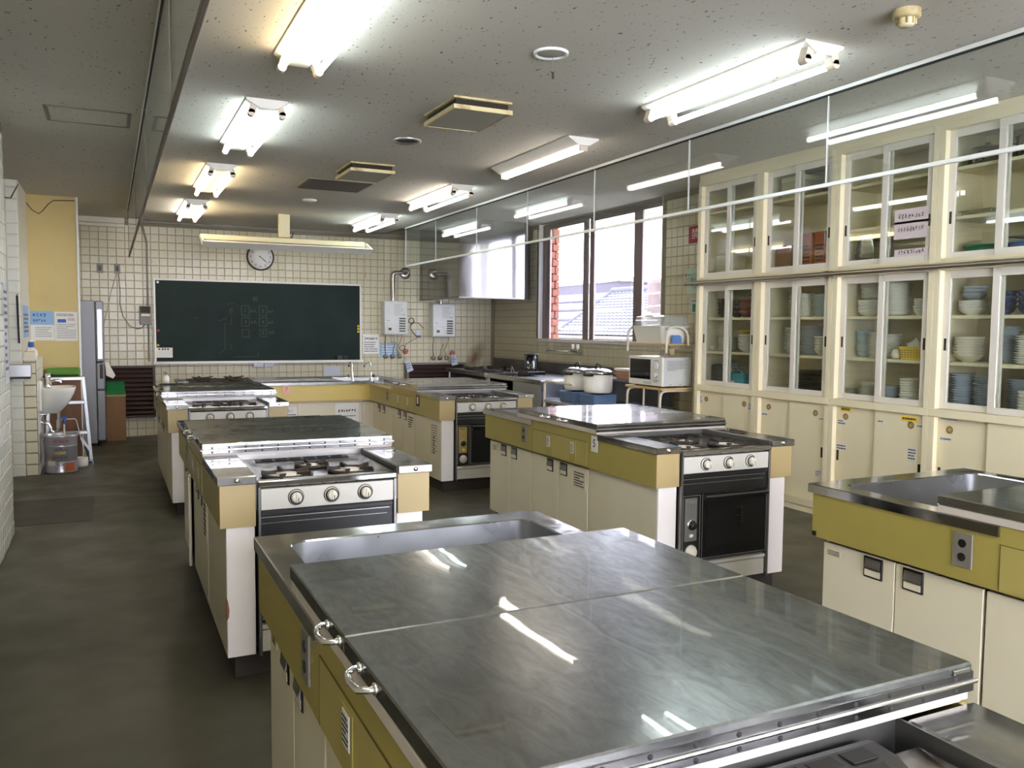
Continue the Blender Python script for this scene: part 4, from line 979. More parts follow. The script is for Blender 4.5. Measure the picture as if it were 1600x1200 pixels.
ST = [
 # cupboard next to the microwave
 (B_, 5.17, 6.22, S2, 5, 0.07, .055, .03, 'lacquer_black', 'black lacquer bowl in the top corner stack near the microwave'),
 (B_, 5.17, 6.05, S2, 4, 0.066, .055, .034, 'lacquer_black', 'black lacquer bowl behind the middle stile on the dark top shelf'),
 (B_, 5.15, 5.90, S2, 4, 0.07, .06, .034, 'lacquer_red', 'red lacquer bowl in the taller stack on the dark top shelf'),
 (B_, 5.13, 5.74, S2, 5, 0.07, .06, .036, 'lacquer_red', 'red lacquer bowl in the stack beside the dividing post'),
 (P_, 5.16, 6.15, S1, 10, 0.095, .016, .0125, 'plate', 'white plate in the short stack beside a small white cup'),
 (B_, 5.24, 5.98, S1, 6, 0.08, .05, .022, 'plate_blue', 'bluish white bowl in the stack above the turquoise basket'),
 (B_, 5.11, 5.84, S1, 5, 0.085, .055, .026, 'plate', 'white bowl in the stack topped by a yellow-rimmed dish'),
 # cupboard of tall stacks
 (P_, 5.20, 5.32, S2, 14, 0.085, .018, .0145, 'plate', 'white plate in the thin tall stack mid top shelf'),
 (P_, 5.12, 5.175, S2, 12, 0.085, .018, .0150, 'plate', 'white plate behind the stile, top shelf of tall stacks'),
 (P_, 5.14, 4.98, S2, 11, 0.1, .02, .0155, 'plate_celadon', 'pale plate of the widest stack on the top shelf'),
 (P_, 5.20, 5.37, S1, 15, 0.078, .018, .0145, 'plate', 'white plate in the tall narrow stack on the middle shelf'),
 (P_, 5.19, 5.15, S1, 16, 0.1, .018, .0145, 'plate_blue', 'blue-white plate of the tallest middle-shelf stack behind the bowls'),
 (B_, 5.08, 4.945, S1, 5, 0.075, .06, .023, 'plate_cream', 'large cream bowl before the plates on the middle shelf'),
 (P_, 5.20, 5.35, B, 7, 0.062, .014, .013, 'plate', 'small white plate at the bottom next to the dark dishes'),
 (P_, 5.15, 5.1, B, 12, 0.12, .016, .0155, 'plate_dark', 'dark stoneware plate stacked at the bottom of the second cupboard'),
 # cupboard with the yellow basket
 (B_, 5.16, 4.56, S2, 7, 0.09, .04, .0135, 'plate', 'white shallow bowl in the lower broad stack on the top shelf'),
 (P_, 5.16, 4.55, S2+.128, 8, 0.075, .016, .014, 'plate', 'white plate of the stack half behind a stile on top'),
 (P_, 5.10, 4.28, S2, 17, 0.092, .016, .0138, 'plate', 'white plate of the very tall stack nearly touching the cupboard top'),
 (B_, 5.10, 4.07, S2, 5, 0.05, .05, .017, 'plate', 'small white bowl stacked next to the very tall plates'),
 (B_, 5.18, 4.61, S1, 11, 0.064, .045, .0155, 'plate_celadon', 'pale celadon bowl in the stack on the middle shelf'),
 (P_, 5.14, 4.472, S1, 13, 0.062, .016, .0145, 'plate_cream', 'cream plate with a brownish edge in the middle-shelf stack'),
 (P_, 5.16, 4.345, S1, 12, 0.062, .016, .0145, 'plate', 'white plate of the third stack on the middle shelf'),
 (P_, 5.27, 4.27, S1, 7, 0.062, .016, .0145, 'plate_cream', 'cream plate at the rear above the white jar'),
 (P_, 5.14, 4.53, B, 9, 0.075, .016, .0145, 'plate', 'white plate in the bottom stack beside the tumblers'),
 (P_, 5.12, 4.32, B, 8, 0.085, .016, .0140, 'plate_blue', 'blue-grey plate of the low wide stack on the cupboard floor'),
 (B_, 5.08, 4.13, B, 8, 0.07, .05, .0185, 'plate', 'white deep bowl stacked below the yellow basket'),
 # cupboard at the picture edge
 (B_, 5.10, 3.69, S2, 4, 0.09, .045, .0165, 'plate', 'flared white bowl in the top-shelf pile beside the navy bowls'),
 (B_, 5.13, 3.69, S2+.0985, 3, 0.075, .045, .0225, 'plate_blue', 'blue-lined bowl lying on the pile of flared white bowls'),
 (B_, 5.10, 3.46, S2, 4, 0.07, .06, .03, 'navy', 'navy patterned bowl stacked beside the door stile'),
 (B_, 5.10, 3.3, S2, 4, 0.07, .06, .03, 'navy', 'navy patterned bowl in the outer stack of two'),
 (B_, 5.10, 3.71, S1, 7, 0.095, .055, .0185, 'plate_cream', 'cream bowl in the broad middle stack of the edge cupboard'),
 (P_, 5.17, 3.47, S1, 16, 0.072, .016, .0145, 'plate_blue', 'pale blue plate of the tall middle-shelf stack in the edge cupboard'),
 (P_, 5.10, 3.3, S1, 12, 0.075, .016, .0145, 'plate', 'white plate of the outermost middle-shelf stack'),
 (P_, 5.09, 3.73, B, 14, 0.078, .018, .0165, 'plate_blue', 'blue-grey plate in the first bottom stack of the edge cupboard'),
 (P_, 5.09, 3.56, B, 14, 0.076, .018, .0160, 'plate_blue', 'blue-grey plate in the second bottom stack beside the stile'),
 (P_, 5.19, 3.4, B, 13, 0.07, .018, .0165, 'plate_blue', 'blue-grey plate in the third bottom stack behind the white bowls'),
 (B_, 5.08, 3.27, B, 6, 0.068, .05, .02, 'plate', 'white bowl in the bottom stack against the picture edge')]
for k, x, y, z, n, r, h, sp, m, lab in ST: stack(k, x, y, z, n, r, h, sp, m, lab, 'dishes: '+lab)
def single(name, mb, m, lab, cat, loc=(0, 0, 0), rotz=0, group=None):
    return tag(ob(name, mb, m, None, loc, rotz), lab, cat, group)
single('cup', MB().lathe([(.001, 0), (.022, 0), (.026, .05), (.0245, .05), (.02, .006), (.001, .006)], n=18), 'plate', 'small white cup alone on the middle shelf by the microwave', 'cup', (5.08, 6.285, S1))
single('dish', MB().lathe([(.03, 0), (.06, .02), (.085, .032), (.08, .034), (.001, .008)], n=20), 'yellow', 'yellow-rimmed shallow dish on the white bowl stack', 'dish', (5.112, 5.84, S1+.161))
single('pot', MB().lathe([(.001, 0), (.07, 0), (.075, .02), (.075, .17), (.07, .185), (.02, .19), (.001, .19)], n=22), 'plate_dark', 'dark cylindrical pot in the bottom corner by the microwave', 'pot', (5.13, 6.235, B))
t = thing('box', 'upright white box between the dark pot and the turquoise basket', 'box', (5.16, 6.12, B)); ob('box_body', MB().box(-.06, .06, -.03, .03, 0, .16, .003), 'whiteplastic', t); ob('box_lid', MB().box(-.063, .063, -.033, .033, .16, .21, .004), 'paper_grey', t)
def basket(lab, m, loc, sx, sy, h, cells=(6, 3), cat='basket'):
    t = thing('basket', lab, cat, loc)
    ob('basket_body', MB().loft([rrect(-sx*.92, sx*.92, -sy*.92, sy*.92, 0, .012), rrect(-sx, sx, -sy, sy, h, .015), rrect(-sx+.004, sx-.004, -sy+.004, sy-.004, h, .013), rrect(-sx*.90, sx*.90, -sy*.90, sy*.90, .005, .011)], cap0=True, cap1=True), m, t)
    ob('basket_rim', MB().loft([rrect(-sx-.005, sx+.005, -sy-.005, sy+.005, h-.014, .015), rrect(-sx-.005, sx+.005, -sy-.005, sy+.005, h+.002, .015), rrect(-sx+.004, sx-.004, -sy+.004, sy-.004, h+.002, .013)]), m, t)
    mb = MB(); nx, nz = cells
    for i in range(nx):
        for j in range(nz):
            y = -sy*.85+(i+.5)*sy*1.7/nx; z = .014+j*(h-.03)/nz; xf = -sx*(.92+.08*(z/h))-.0012
            mb.box(xf, xf+.002, y-sy*.5/nx, y+sy*.5/nx, z+.003, z+(h-.03)/nz*.6)
    tag(ob('basket_holes', mb, 'ink_soft' if m == 'yellow' else 'gap', t), kind='stuff')
    return t
tb = basket('turquoise plastic basket holding utensils on the cupboard floor', 'teal', (5.14, 5.92, B), .105, .135, .125, (5, 1))
ob('name_label', MB().box(-.108, -.104, -.01, .12, .03, .055), 'paper', tb)
for k, (dy, a, m) in enumerate(((-.08, .4, 'alum'), (-.02, -.3, 'plate_blue'), (.05, .25, 'paper_grey'), (.09, -.5, 'black'))):
    single('utensil', MB().cyl((0, -.05, 0), (0, .05, .05), .008, n=8).lathe([(.001, .0), (.03, .004), (.034, .014), (.03, .016), (.001, .008)], (0, .055, .045), n=14), m,
           ('grey metal', 'bluish plastic', 'pale grey', 'black')[k]+' ladle sticking out of the turquoise basket', 'utensil', (5.11+.02*k, 5.92+dy, B+.112), a)
basket('yellow perforated plastic basket holding white teapots', 'yellow', (5.12, 4.09, S1), .08, .10, .09, (7, 4))
def teapot(loc, lab, rz):
    t = thing('teapot', lab, 'teapot', loc, rz)
    ob('teapot_body', MB().lathe([(.001, 0), (.03, 0), (.044, .02), (.046, .04), (.034, .062), (.022, .066), (.001, .066)], n=20), 'porcelain', t)
    ob('lid', MB().lathe([(.024, .066), (.02, .074), (.006, .078), (.007, .087), (.001, .089)], n=16), 'porcelain', t)
    ob('spout', MB().tube([(0, .04, .025), (0, .062, .04), (0, .072, .062)], .007, 8), 'porcelain', t)
    ob('handle', MB().tube([(0, -.040, .05), (0, -.065, .052), (0, -.07, .032), (0, -.044, .02)], .0045, 8), 'porcelain', t)
teapot((5.12, 4.12, S1+.062), 'white teapot lying lower in the yellow basket', math.pi); teapot((5.13, 4.035, S1+.082), 'white teapot perched higher in the yellow basket', .4)
single('jar', MB().lathe([(.001, 0), (.03, 0), (.038, .02), (.038, .05), (.028, .062), (.03, .066), (.012, .074), (.001, .075)], n=18), 'plate_cream', 'round white lidded jar next to the yellow basket', 'jar', (5.09, 4.245, S1))
for k, (x, y) in enumerate(((5.08, 4.655), (5.17, 4.65), (5.24, 4.65))):
    single('tumbler', MB().lathe([(.001, 0), (.022, 0), (.028, .075), (.026, .075), (.02, .006), (.001, .006)], n=16), 'glasscup', 'clear tumbler below the celadon bowls, '+('in front by the post', 'farther back by the post', 'beside the white plates')[k], 'tumbler', (x, y, B), 0, 'tumblers')
UB, US, UM = 1.9225, 2.5185, 2.1985
for k, (y, x, sx, sy, h, m, lab) in enumerate(((6.20, 5.2, .10, .09, .20, 'plain', 'pale box standing in the upper cupboard by the red sign'), (5.40, 5.17, .09, .09, .22, 'cardboard', 'brown cardboard box below the shelf in the second upper cupboard'),
      (5.12, 5.16, .10, .05, .30, 'orangebox', 'tall orange-brown box close to the middle stile of the second upper cupboard'), (4.99, 5.17, .10, .055, .30, 'orangebox', 'tall orange-brown box near the dividing post of the second upper cupboard'))):
    t = thing('box', lab, 'box', (x, y, UB)); ob('box_body', MB().box(-sx, sx, -sy, sy, 0, h, .003), m, t); ob('box_flap', MB().box(-sx-.001, sx+.001, -sy-.001, sy+.001, h-.02, h+.002, .002), m, t)
    if k > 1: scribble(t, 'ink', (-sx-.001, 0, h*.45), L_, U_, sy*1.4, h*.5, 5, seed=k)
t = thing('box', 'flat beige box on the high shelf of the second upper cupboard', 'box', (5.17, 5.3, US)); ob('box_body', MB().box(-.1, .1, -.13, .13, 0, .14, .003), 'cabin', t); ob('box_lid', MB().box(-.103, .103, -.133, .133, .14, .18, .004), 'cab', t)
for k in range(5):
    single('baking_tin', MB().loft([rrect(-.06, .06, -.08, .08, 0, .012), rrect(-.075+k*.004, .075-k*.004, -.10+k*.009, .10-k*.009, .045, .015), rrect(-.07+k*.004, .07-k*.004, -.095+k*.009, .095-k*.009, .046, .014), rrect(-.057, .057, -.077, .077, .004, .011)], cap0=True, cap1=True), 'mould',
           'shiny tin mould beside the handwritten sheets, '+('lowest of five', 'second from the bottom', 'middle of five', 'second from the top', 'topmost of five')[k], 'baking tin', (5.13, 4.55, UB+k*.047), 0, 'stack of tin moulds')
def potlike(name, lab, m, loc, r, h, lid=True, cat='pot', lm=None):
    t = thing(name, lab, cat, loc)
    ob('pot_body', MB().lathe([(.001, 0), (r*.95, 0), (r, .01), (r, h), (r*1.05, h), (r*1.05, h+.004), (r*.97, h+.003), (r*.95, .006), (.001, .005)], n=26), m, t)
    if lid: ob('lid', MB().lathe([(r*1.03, h+.004), (r*1.0, h+.012), (r*.4, h+.03), (.02, h+.032), (.016, h+.05), (.001, h+.05)], n=26), lm or m, t)
    for s in (-1, 1): ob('handle', MB().tube([(-.02, s*r, h*.8), (-.02, s*(r+.025), h*.82), (.02, s*(r+.025), h*.82), (.02, s*r, h*.8)], .004, 6), m, t)
    return t
potlike('steel_pot', 'lidded steel pot on the high shelf above the green basin', 'steel2', (5.16, 3.67, US), .11, .10)
potlike('steel_pot', 'lidless steel pot on the high shelf above the blue basin', 'steel2', (5.16, 3.36, US), .10, .13, False)
def basin(lab, m, loc, r, h):
    t = thing('basin', lab, 'basin', loc)
    ob('bowl', MB().lathe([(.001, 0), (r*.82, 0), (r*.85, .006), (r, h), (r*.98, h), (r*.82, .008), (.001, .006)], n=26), m, t)
    ob('rim', MB().lathe([(r*.985, h-.004), (r*1.06, h), (r*1.06, h-.012), (r*1.04, h-.012), (r*1.04, h-.004)], n=26), m, t)
basin('green plastic basin at the bottom of the edge upper cupboard', 'green', (5.175, 3.655, UB), .13, .085); basin('blue plastic basin at the bottom of the edge upper cupboard', 'blue', (5.18, 3.35, UB), .13, .085)
for k, (y, m) in enumerate(((3.66, 'mould'), (3.35, 'alum'))):
    t = thing('wire_rack', ('tangled wire cooling rack on the middle shelf above the green basin', 'dark wire rack lying in the blue basin')[k], 'rack', (5.15, y, UM if k == 0 else UB+.09) if k == 0 else (5.18, 3.35, UB+.0875))
    mb = MB()
    for i in range(9): mb.cyl((-.1, -.11+i*.0275, .03), (.1, -.11+i*.0275, .03), .002, n=5)
    tag(ob('wire', mb, m, t), kind='stuff'); ob('rack_frame', MB().tube([(-.1, -.115, .03), (.1, -.115, .03), (.1, .115, .03), (-.1, .115, .03)], .004, 6, closed=True), m, t)
    for sx in (-1, 1):
        for sy in (-1, 1): ob('foot', MB().cyl((sx*.09, sy*.105, 0), (sx*.09, sy*.105, .03), .003, n=6), m, t)
# ================================================================== BACK RIGHT: RANGE HOOD, STEEL COUNTERS, HEATERS
hd = thing('range_hood', 'large boxy stainless range hood in the corner reflecting the window', 'range hood', (0, 0, 0))
HX, HY, HZ, HR = 4.15, 10.28, 1.838, 5.09
ob('hood_front', MB().box(HX, HR, HY-.012, HY, HZ, ZC2-.002), 'hood', hd); ob('hood_side', MB().box(HX-.012, HX, HY-.012, YB-.008, HZ, ZC2-.002), 'hood', hd)
ob('hood_flange', MB().add([(HR, HY-.01, HZ), (XR-.008, HY+.35, HZ), (XR-.008, HY+.37, HZ), (HR, HY+.01, HZ), (HR, HY-.01, ZC2-.002), (XR-.008, HY+.35, ZC2-.002), (XR-.008, HY+.37, ZC2-.002), (HR, HY+.01, ZC2-.002)], [(0,3,2,1),(4,5,6,7),(0,1,5,4),(1,2,6,5),(2,3,7,6),(3,0,4,7)]), 'steel_dark', hd)
ob('hood_lip', MB().box(HX-.014, HR, HY-.016, HY+.03, HZ-.012, HZ+.004).box(HX-.014, HX+.03, HY, YB-.005, HZ-.012, HZ+.004), 'steel_dark', hd)
ob('hood_filter', MB().box(HX, HR, HY, YB-.008, HZ+.12, HZ+.14), 'grille', hd)
def heater(x, z0, lab, full=True):
    t = thing('water_heater', lab, 'water heater', (x, YB-.005, z0), 0, 'instant gas water heaters')
    w, h, d = .175, .485, .165
    ob('casing', MB().box(-w, w, -d, 0, 0, h, .008), 'heater', t)
    ob('front_cover', MB().box(-w+.006, w-.004, -d-.008, -d+.002, .012, h-.014, .004), 'heater', t)
    mb = MB()
    for i in range(6): ob('louvre_slot', MB().box(.045, .14, -d-.0095, -d-.006, .045+i*.036, .065+i*.036, .001), 'grille', t)
    ob('window_frame', MB().box(-.13, -.02, -d-.010, -d-.006, .03, .125, .002), 'panelwhite', t); ob('sight_window', MB().box(-.115, -.07, -d-.0115, -d-.008, .065, .10), 'black', t)
    scribble(t, 'ink_soft', (.035, -d-.008, .36), (1, 0, 0), U_, .13, .17, 9, seed=3, lh=.25); scribble(t, 'ink', (-.115, -d-.008, .205), (1, 0, 0), U_, .05, .012, 1, seed=3)
    scribble(t, 'ink_soft', (.12, -d-.008, .29), (1, 0, 0), U_, .035, .03, 2, seed=5)
    if not full: ob('flue', MB().cyl((-.02, -.085, h-.002), (-.02, -.085, h+.05), .027, n=12), 'alum', t)
    else: ob('flue', MB().tube([(-.02, -.085, h-.002), (-.02, -.085, h+.35), (-.015, -.085, h+.385), (.005, -.085, h+.405), (.05, -.085, h+.41), (.13, -.085, h+.41), (.165, -.08, h+.41), (.185, -.06, h+.41), (.19, -.03, h+.41), (.19, .0, h+.41)], .027, 12), 'pipe', t)
    if full:
        for z_ in (h, h+.30): ob('flue_collar', MB().cyl((-.02, -.085, z_), (-.02, -.085, z_+.042), .031, n=14), 'alum', t)
    if full: ob('wall_rosette', MB().lathe([(.085, 0), (.08, -.012), (.06, -.022), (.03, -.022)], (.19, .004, h+.41), n=24, axis='y'), 'pipe', t)
    for k, (x0, m) in enumerate(((-.13, 'railgrey'), (.0, 'alum'), (.11, 'tan'))):
        ob('supply_pipe', MB().tube([(x0, -.08, .002), (x0, -.08, -.06), (x0+(-.01, .03, -.03)[k], -.085, -.12), (x0+(.0, .0, -.06)[k], -.05, -.20), (-.11+k*.105, -.03, -.30)], .008, 8), m, t)
        v = ob('stop_valve', MB().lathe([(.036, 0), (.034, -.03), (.02, -.045), (.001, -.05)], (-.11+k*.105, .0, -.315), n=16, axis='y'), 'pipe', t)
    wv = ob('valve_wheel', MB().tube([(.17, -.08-.0, -.205+.0)]+[(.17+.034*math.cos(a*math.pi/6), -.08, -.24+.034*math.sin(a*math.pi/6)) for a in range(4, 15)], .008, 6).cyl((.17, -.08, -.24), (.17, .0, -.26), .010, n=8).box(.14, .20, -.084, -.076, -.246, -.234).box(.164, .176, -.084, -.076, -.27, -.21), 'red', t)
    return t
heater(3.725, 1.325, 'grey-white water heater beside the chalkboard with an exposed flue bend')
heater(4.46, 1.295, 'grey-white water heater partly tucked below the range hood edge', False)
bp = tag(ob('paper_notice', MB().box(3.54, 3.79, YB-.006, YB-.0045, 1.0, 1.19), 'paper_blue'), 'pale blue notice behind the valves of the first water heater', 'notice'); scribble(bp, 'paper', (3.665, YB-.0055, 1.1), (1, 0, 0), U_, .2, .15, 4, seed=4)
def hangtag(x, z, lab, rz):
    t = thing('hanging_tag', lab, 'tag', (x, YB-.09, z)); ob('card', MB().prism([(-.05, -.15), (.05, -.15), (.045, .0), (-.03, .03)], -.001, .001, 'y'), 'paper_grey', t)
    ob('string', MB().cyl((0, 0, .0), (.0, .01, .10), .0015, n=5), 'ink', t); scribble(t, 'ink_blue', (0, -.0012, -.06), (1, 0, 0), U_, .07, .10, 3, seed=int(x*10)); t.rotation_euler = (0, rz, 0)
hangtag(3.92, .93, 'paper tag on a string hanging under the red valve by the chalkboard', -.35); hangtag(4.64, 1.02, 'paper tag on a string above the stove end of the steel counter', -.2)
so = thing('wall_socket', 'wall socket with plugs and cables between the two water heaters', 'socket', (4.12, YB-.006, 1.33)); ob('socket_plate', MB().box(-.035, .035, -.006, 0, -.05, .065, .002), 'paper_grey', so); ob('plug', MB().box(-.03, -.005, -.04, -.006, -.045, -.015, .003).box(.005, .03, -.04, -.006, -.045, -.015, .003), 'ink_soft', so)
def coil(cx, cz, r, tail): return [(cx+r*math.cos(a*.5), YB-.012-.004*(a % 3), cz+r*math.sin(a*.5)) for a in range(22)]+tail
tag(ob('cable', MB().tube([(4.09, YB-.03, 1.30), (4.03, YB-.02, 1.36), (3.99, YB-.012, 1.44)]+coil(4.01, 1.53, .04, [(4.12, YB-.012, 1.50), (4.20, YB-.012, 1.42)]), .005, 6), 'ink'), 'dark coiled power cable above the wall socket between the heaters', 'cable')
tag(ob('cable', MB().tube([(4.13, YB-.03, 1.30), (4.02, YB-.014, 1.24), (3.93, YB-.012, 1.19)]+coil(3.87, 1.13, .04, [(3.78, YB-.012, 1.20), (3.70, YB-.03, 1.22)]), .004, 6), 'railgrey'), 'grey coiled cable between socket and the first water heater', 'cable')
# steel counters: stove table, work table with backsplash, sink
ct = thing('stove_table', 'low dark steel gas stove table in the corner under the hood', 'stove', (4.46, 10.12, 0))
ob('table_top', MB().box(0, .86, 0, 1.45, .80, .838, .004), 'steel_dark', ct)
ob('front_rim', MB().box(-.012, .02, 0, 1.45, .79, .846, .005), 'steel_dark', ct)
for x in (.04, .84):
    for y in (.05, 1.40): ob('leg', MB().cyl((x, y, 0), (x, y, .80), .018, n=10), 'alum', ct)
ob('lower_body', MB().box(.06, .84, .12, 1.38, .25, .80), 'black', ct)
for bx, by in ((.26, .35), (.26, 1.02), (.62, .35), (.62, 1.02)):
    mb = MB().lathe([(.13, .838), (.14, .86), (.12, .868), (.10, .858), (.08, .838)], (bx, by, 0), n=20)
    for q in range(6):
        a = q*math.pi/3; mb.cyl((bx+.06*math.cos(a), by+.06*math.sin(a), .865), (bx+.16*math.cos(a), by+.16*math.sin(a), .876), .008, n=6)
    ob('burner', mb, 'iron', ct)
wt = thing('steel_counter', 'grey steel work counter with a tall backsplash under the window', 'counter', (4.44, 8.52, 0))
ob('counter_top', MB().box(0, .875, 0, 1.59, .812, .838, .004), 'steel_sink', wt); ob('front_edge', MB().box(-.006, .01, 0, 1.59, .79, .84, .004), 'steel2', wt)
ob('apron', MB().box(.01, .02, .0, .75, .42, .79), 'steel_sink', wt); ob('side_apron', MB().box(.02, .9, 0, .012, .35, .812), 'steel_sink', wt)
for y in (.04, 1.54):
    for x in (.04, .86): ob('leg', MB().cyl((x, y, 0), (x, y, .812), .018, n=10), 'alum', wt)
ob('bright_strip', MB().box(.06, .40, .75, 1.54, .838, .8395), 'steel2', wt)
sp = thing('splashback', 'long dark steel splashback along the tiles behind the steel counters', 'splashback', (XR-.035, 7.2, .842)); ob('splash_sheet', MB().box(0, .028, 0, 4.6, 0, .143, .004), 'steel_dark', sp); ob('splash_flange', MB().box(-.006, .0, 0, 4.6, .0, .012), 'steel_dark', sp)
lt = thing('low_sink_table', 'lower steel table on white pipe legs beside the rice cookers', 'table', (4.45, 7.18, 0))
ob('table_top', MB().box(0, .86, 0, 1.30, .60, .63, .004), 'steel_sink', lt); ob('back_shelf', MB().box(.50, .86, .0, 1.28, .875, .90, .003), 'steel_dark', lt); ob('back_panel', MB().box(.83, .86, .0, 1.30, .63, .875), 'steel_dark', lt)
ob('rail_pipe', MB().tube([(.01, 1.27, .0), (.01, 1.27, .80), (.01, 1.25, .83), (.01, 1.22, .842), (.01, .62, .842)], .015, 8), 'rackpipe', lt)
for x, y in ((.06, .06), (.86, .06), (.86, 1.24), (.05, 1.15)): ob('leg', MB().cyl((x, y, 0), (x, y, .60), .016, n=8), 'rackpipe', lt)
for y in (.06, 1.24): ob('shelf_post', MB().cyl((.53, y, .63), (.53, y, .876), .012, n=8), 'rackpipe', lt)
pt = potlike('stock_pot', 'tall stainless pot with a black rim standing on the steel counter', 'steel2', (4.93, 9.72, .9065), .085, .19, False)
ob('rim', MB().lathe([(.088, .185), (.094, .188), (.094, .20), (.086, .202), (.082, .19)], n=26), 'black', pt)
st = thing('portable_stove', 'black portable stove under the tall stainless pot', 'stove', (4.93, 9.72, .839)); ob('stove_body', MB().box(-.13, .13, -.15, .15, 0, .045, .006), 'black', st)
mb = MB()
for q in range(4):
    a = q*math.pi/2+.4; mb.box(.09*math.cos(a)-.012, .09*math.cos(a)+.012, .09*math.sin(a)-.012, .09*math.sin(a)+.012, .045, .066)
ob('pan_support', mb, 'iron', st); ob('gas_hose', MB().tube([(-.13, .12, .03), (-.16, .17, .02), (-.18, .21, .1), (-.17, .25, .02)], .006, 6), 'alum', st)
wt2 = thing('wall_tap', 'chrome wall mixer tap with two white knobs below the window', 'tap', (XR-.004, 9.22, 1.155))
ob('tap_body', MB().cyl((0, -.06, 0), (-.07, -.06, 0), .016, n=10).cyl((0, .06, 0), (-.07, .06, 0), .016, n=10).cyl((-.065, -.08, 0), (-.065, .09, 0), .017, n=10), 'chrome', wt2)
ob('spout', MB().tube([(-.07, .08, -.005), (-.12, .16, -.005), (-.24, .42, -.005), (-.245, .44, -.02), (-.245, .44, -.05)], .009, 8), 'chrome', wt2)
for s in (-.06, .06): ob('knob', MB().cyl((-.065, s, .017), (-.065, s, .04), .008, n=8).cyl((-.065, s, .035), (-.065, s, .085), .024, .021, n=12), 'whiteplastic', wt2)
def cooker(x, y, z, r, h, lab):
    t = thing('rice_cooker', lab, 'rice cooker', (x, y, z))
    ob('cooker_body', MB().lathe([(.001, 0), (r*.9, 0), (r*.97, .015), (r, .05), (r, h), (r*.96, h+.004), (.001, h+.004)], n=32), 'whiteplastic', t)
    ob('lid', MB().lathe([(r*1.06, h), (r*1.09, h+.006), (r*1.09, h+.028), (r*1.03, h+.04), (r*.6, h+.062), (.001, h+.068)], n=32), 'steel2', t)
    ob('lid_handle', MB().tube([(0, -.045, h+.06), (0, -.04, h+.10), (0, -.02, h+.11), (0, .02, h+.11), (0, .04, h+.10), (0, .045, h+.06)], .009, 8), 'black', t)
    ob('side_handle', MB().tube([(-r*.8, -r*.62, h-.005), (-r*.98, -r*.72, h-.005), (-r*1.12, 0, h-.005), (-r*.98, r*.3, h-.005), (-r*.9, r*.35, h-.005)], .011, 8), 'black', t)
    ob('foot', MB().lathe([(r*.5, 0), (r*.5, -.018), (r*.42, -.018), (r*.42, 0)], n=20), 'black', t)
cooker(4.72, 7.72, .758, .155, .195, 'big white rice cooker with a steel lid in front of the cutting boards'); cooker(4.72, 8.16, .758, .15, .185, 'white rice cooker half hidden behind the bigger one')
for k, (y, lab) in enumerate(((7.72, 'blue-grey box carrying the front rice cooker'), (8.16, 'blue-grey box carrying the rear rice cooker'))):
    t = thing('blue_box', lab, 'box', (4.72, y, .631)); ob('box_body', MB().box(-.14, .14, -.15, .15, 0, .10, .004), 'bluecloth', t); ob('box_lid', MB().box(-.145, .145, -.155, .155, .095, .11, .003), 'bluecloth', t)
for k in range(5):
    t = tag(ob('cutting_board', MB().loft([rrect(-.15, .15, -.24, .24, 0, .03), rrect(-.15, .15, -.24, .24, .022, .03)], cap0=True, cap1=True), 'whiteplastic' if k == 4 else 'woodboard', None, (5.13+.01*(k % 2), 7.56+.015*(k % 3), .9005+k*.0225), .05*(k-2)),
       ('white plastic cutting board topping the pile behind the microwave' if k == 4 else 'wooden cutting board in the pile beside the rice cookers, '+('lowest', 'second from the bottom', 'third from the bottom', 'just below the white one')[k%4]), 'cutting board', 'pile of cutting boards')
# ---- microwave rack
rk = thing('microwave_rack', 'cream pipe rack with two wooden boards carrying the microwave', 'rack', (4.70, 6.53, 0))
ob('lower_board', MB().box(-.01, .42, 0, .62, .862, .884, .003), 'rackwood', rk); ob('upper_board', MB().box(.03, .36, .04, .58, 1.288, 1.306, .003), 'rackwood', rk)
for y in (.03, .59):
    ob('front_pipe', MB().tube([(.0, y, .0), (.0, y, .78), (.008, y, .825), (.03, y, .848), (.07, y, .855), (.38, y, .855)], .013, 8), 'rackpipe', rk)
    y = -.016 if y < .3 else .64
    ob('upper_pipe', MB().tube([(.02, y-.01, 1.22), (.02, y-.01, 1.36), (.03, y-.01, 1.42), (.06, y-.01, 1.455), (.11, y-.01, 1.465), (.19, y-.01, 1.46), (.25, y-.01, 1.42), (.27, y-.01, 1.37), (.27, y-.01, 1.29)], .012, 8), 'rackpipe', rk)
    y = .03 if y < .3 else .59
    ob('rear_post', MB().cyl((.39, y, .0), (.39, y, 1.30), .013, n=8), 'rackpipe', rk)
ob('middle_shelf', MB().box(.0, .40, .03, .59, .35, .37), 'rackwood', rk); ob('side_pipe', MB().cyl((.01, .02, .36), (.39, .02, .36), .010, n=8).cyl((.39, .03, 1.24), (.39, .59, 1.24), .012, n=8), 'rackpipe', rk)
single('can', MB().lathe([(.001, 0), (.032, 0), (.032, .075), (.028, .082), (.001, .082)], n=20), 'vent', 'small tin standing between microwave and dish drainer on the microwave', 'tin', (5.0, 6.80, 1.1785))
mw = thing('microwave', 'white microwave oven with a black door window and two dials', 'microwave', (4.715, 6.555, .885))
ob('casing', MB().box(.02, .345, 0, .56, .012, .29, .006), 'heater', mw); ob('front_panel', MB().box(-.005, .022, 0, .56, .012, .292, .005), 'whiteplastic', mw)
od = ob('door_window', MB().box(-.009, -.003, .185, .535, .07, .265, .003), 'enamel', mw); ob('door_release', MB().box(-.010, -.003, .16, .30, .025, .05, .003), 'paper_grey', mw)
for z, r in ((.205, .034), (.115, .024)): ob('dial', MB().lathe([(r, -.005), (r*.95, -.016), (r*.8, -.02), (.001, -.02)], (0, .09, z), n=22, axis='x').box(-.028, -.016, .086, .094, z-r*.8, z+r*.8, .002), 'paper_grey', mw)
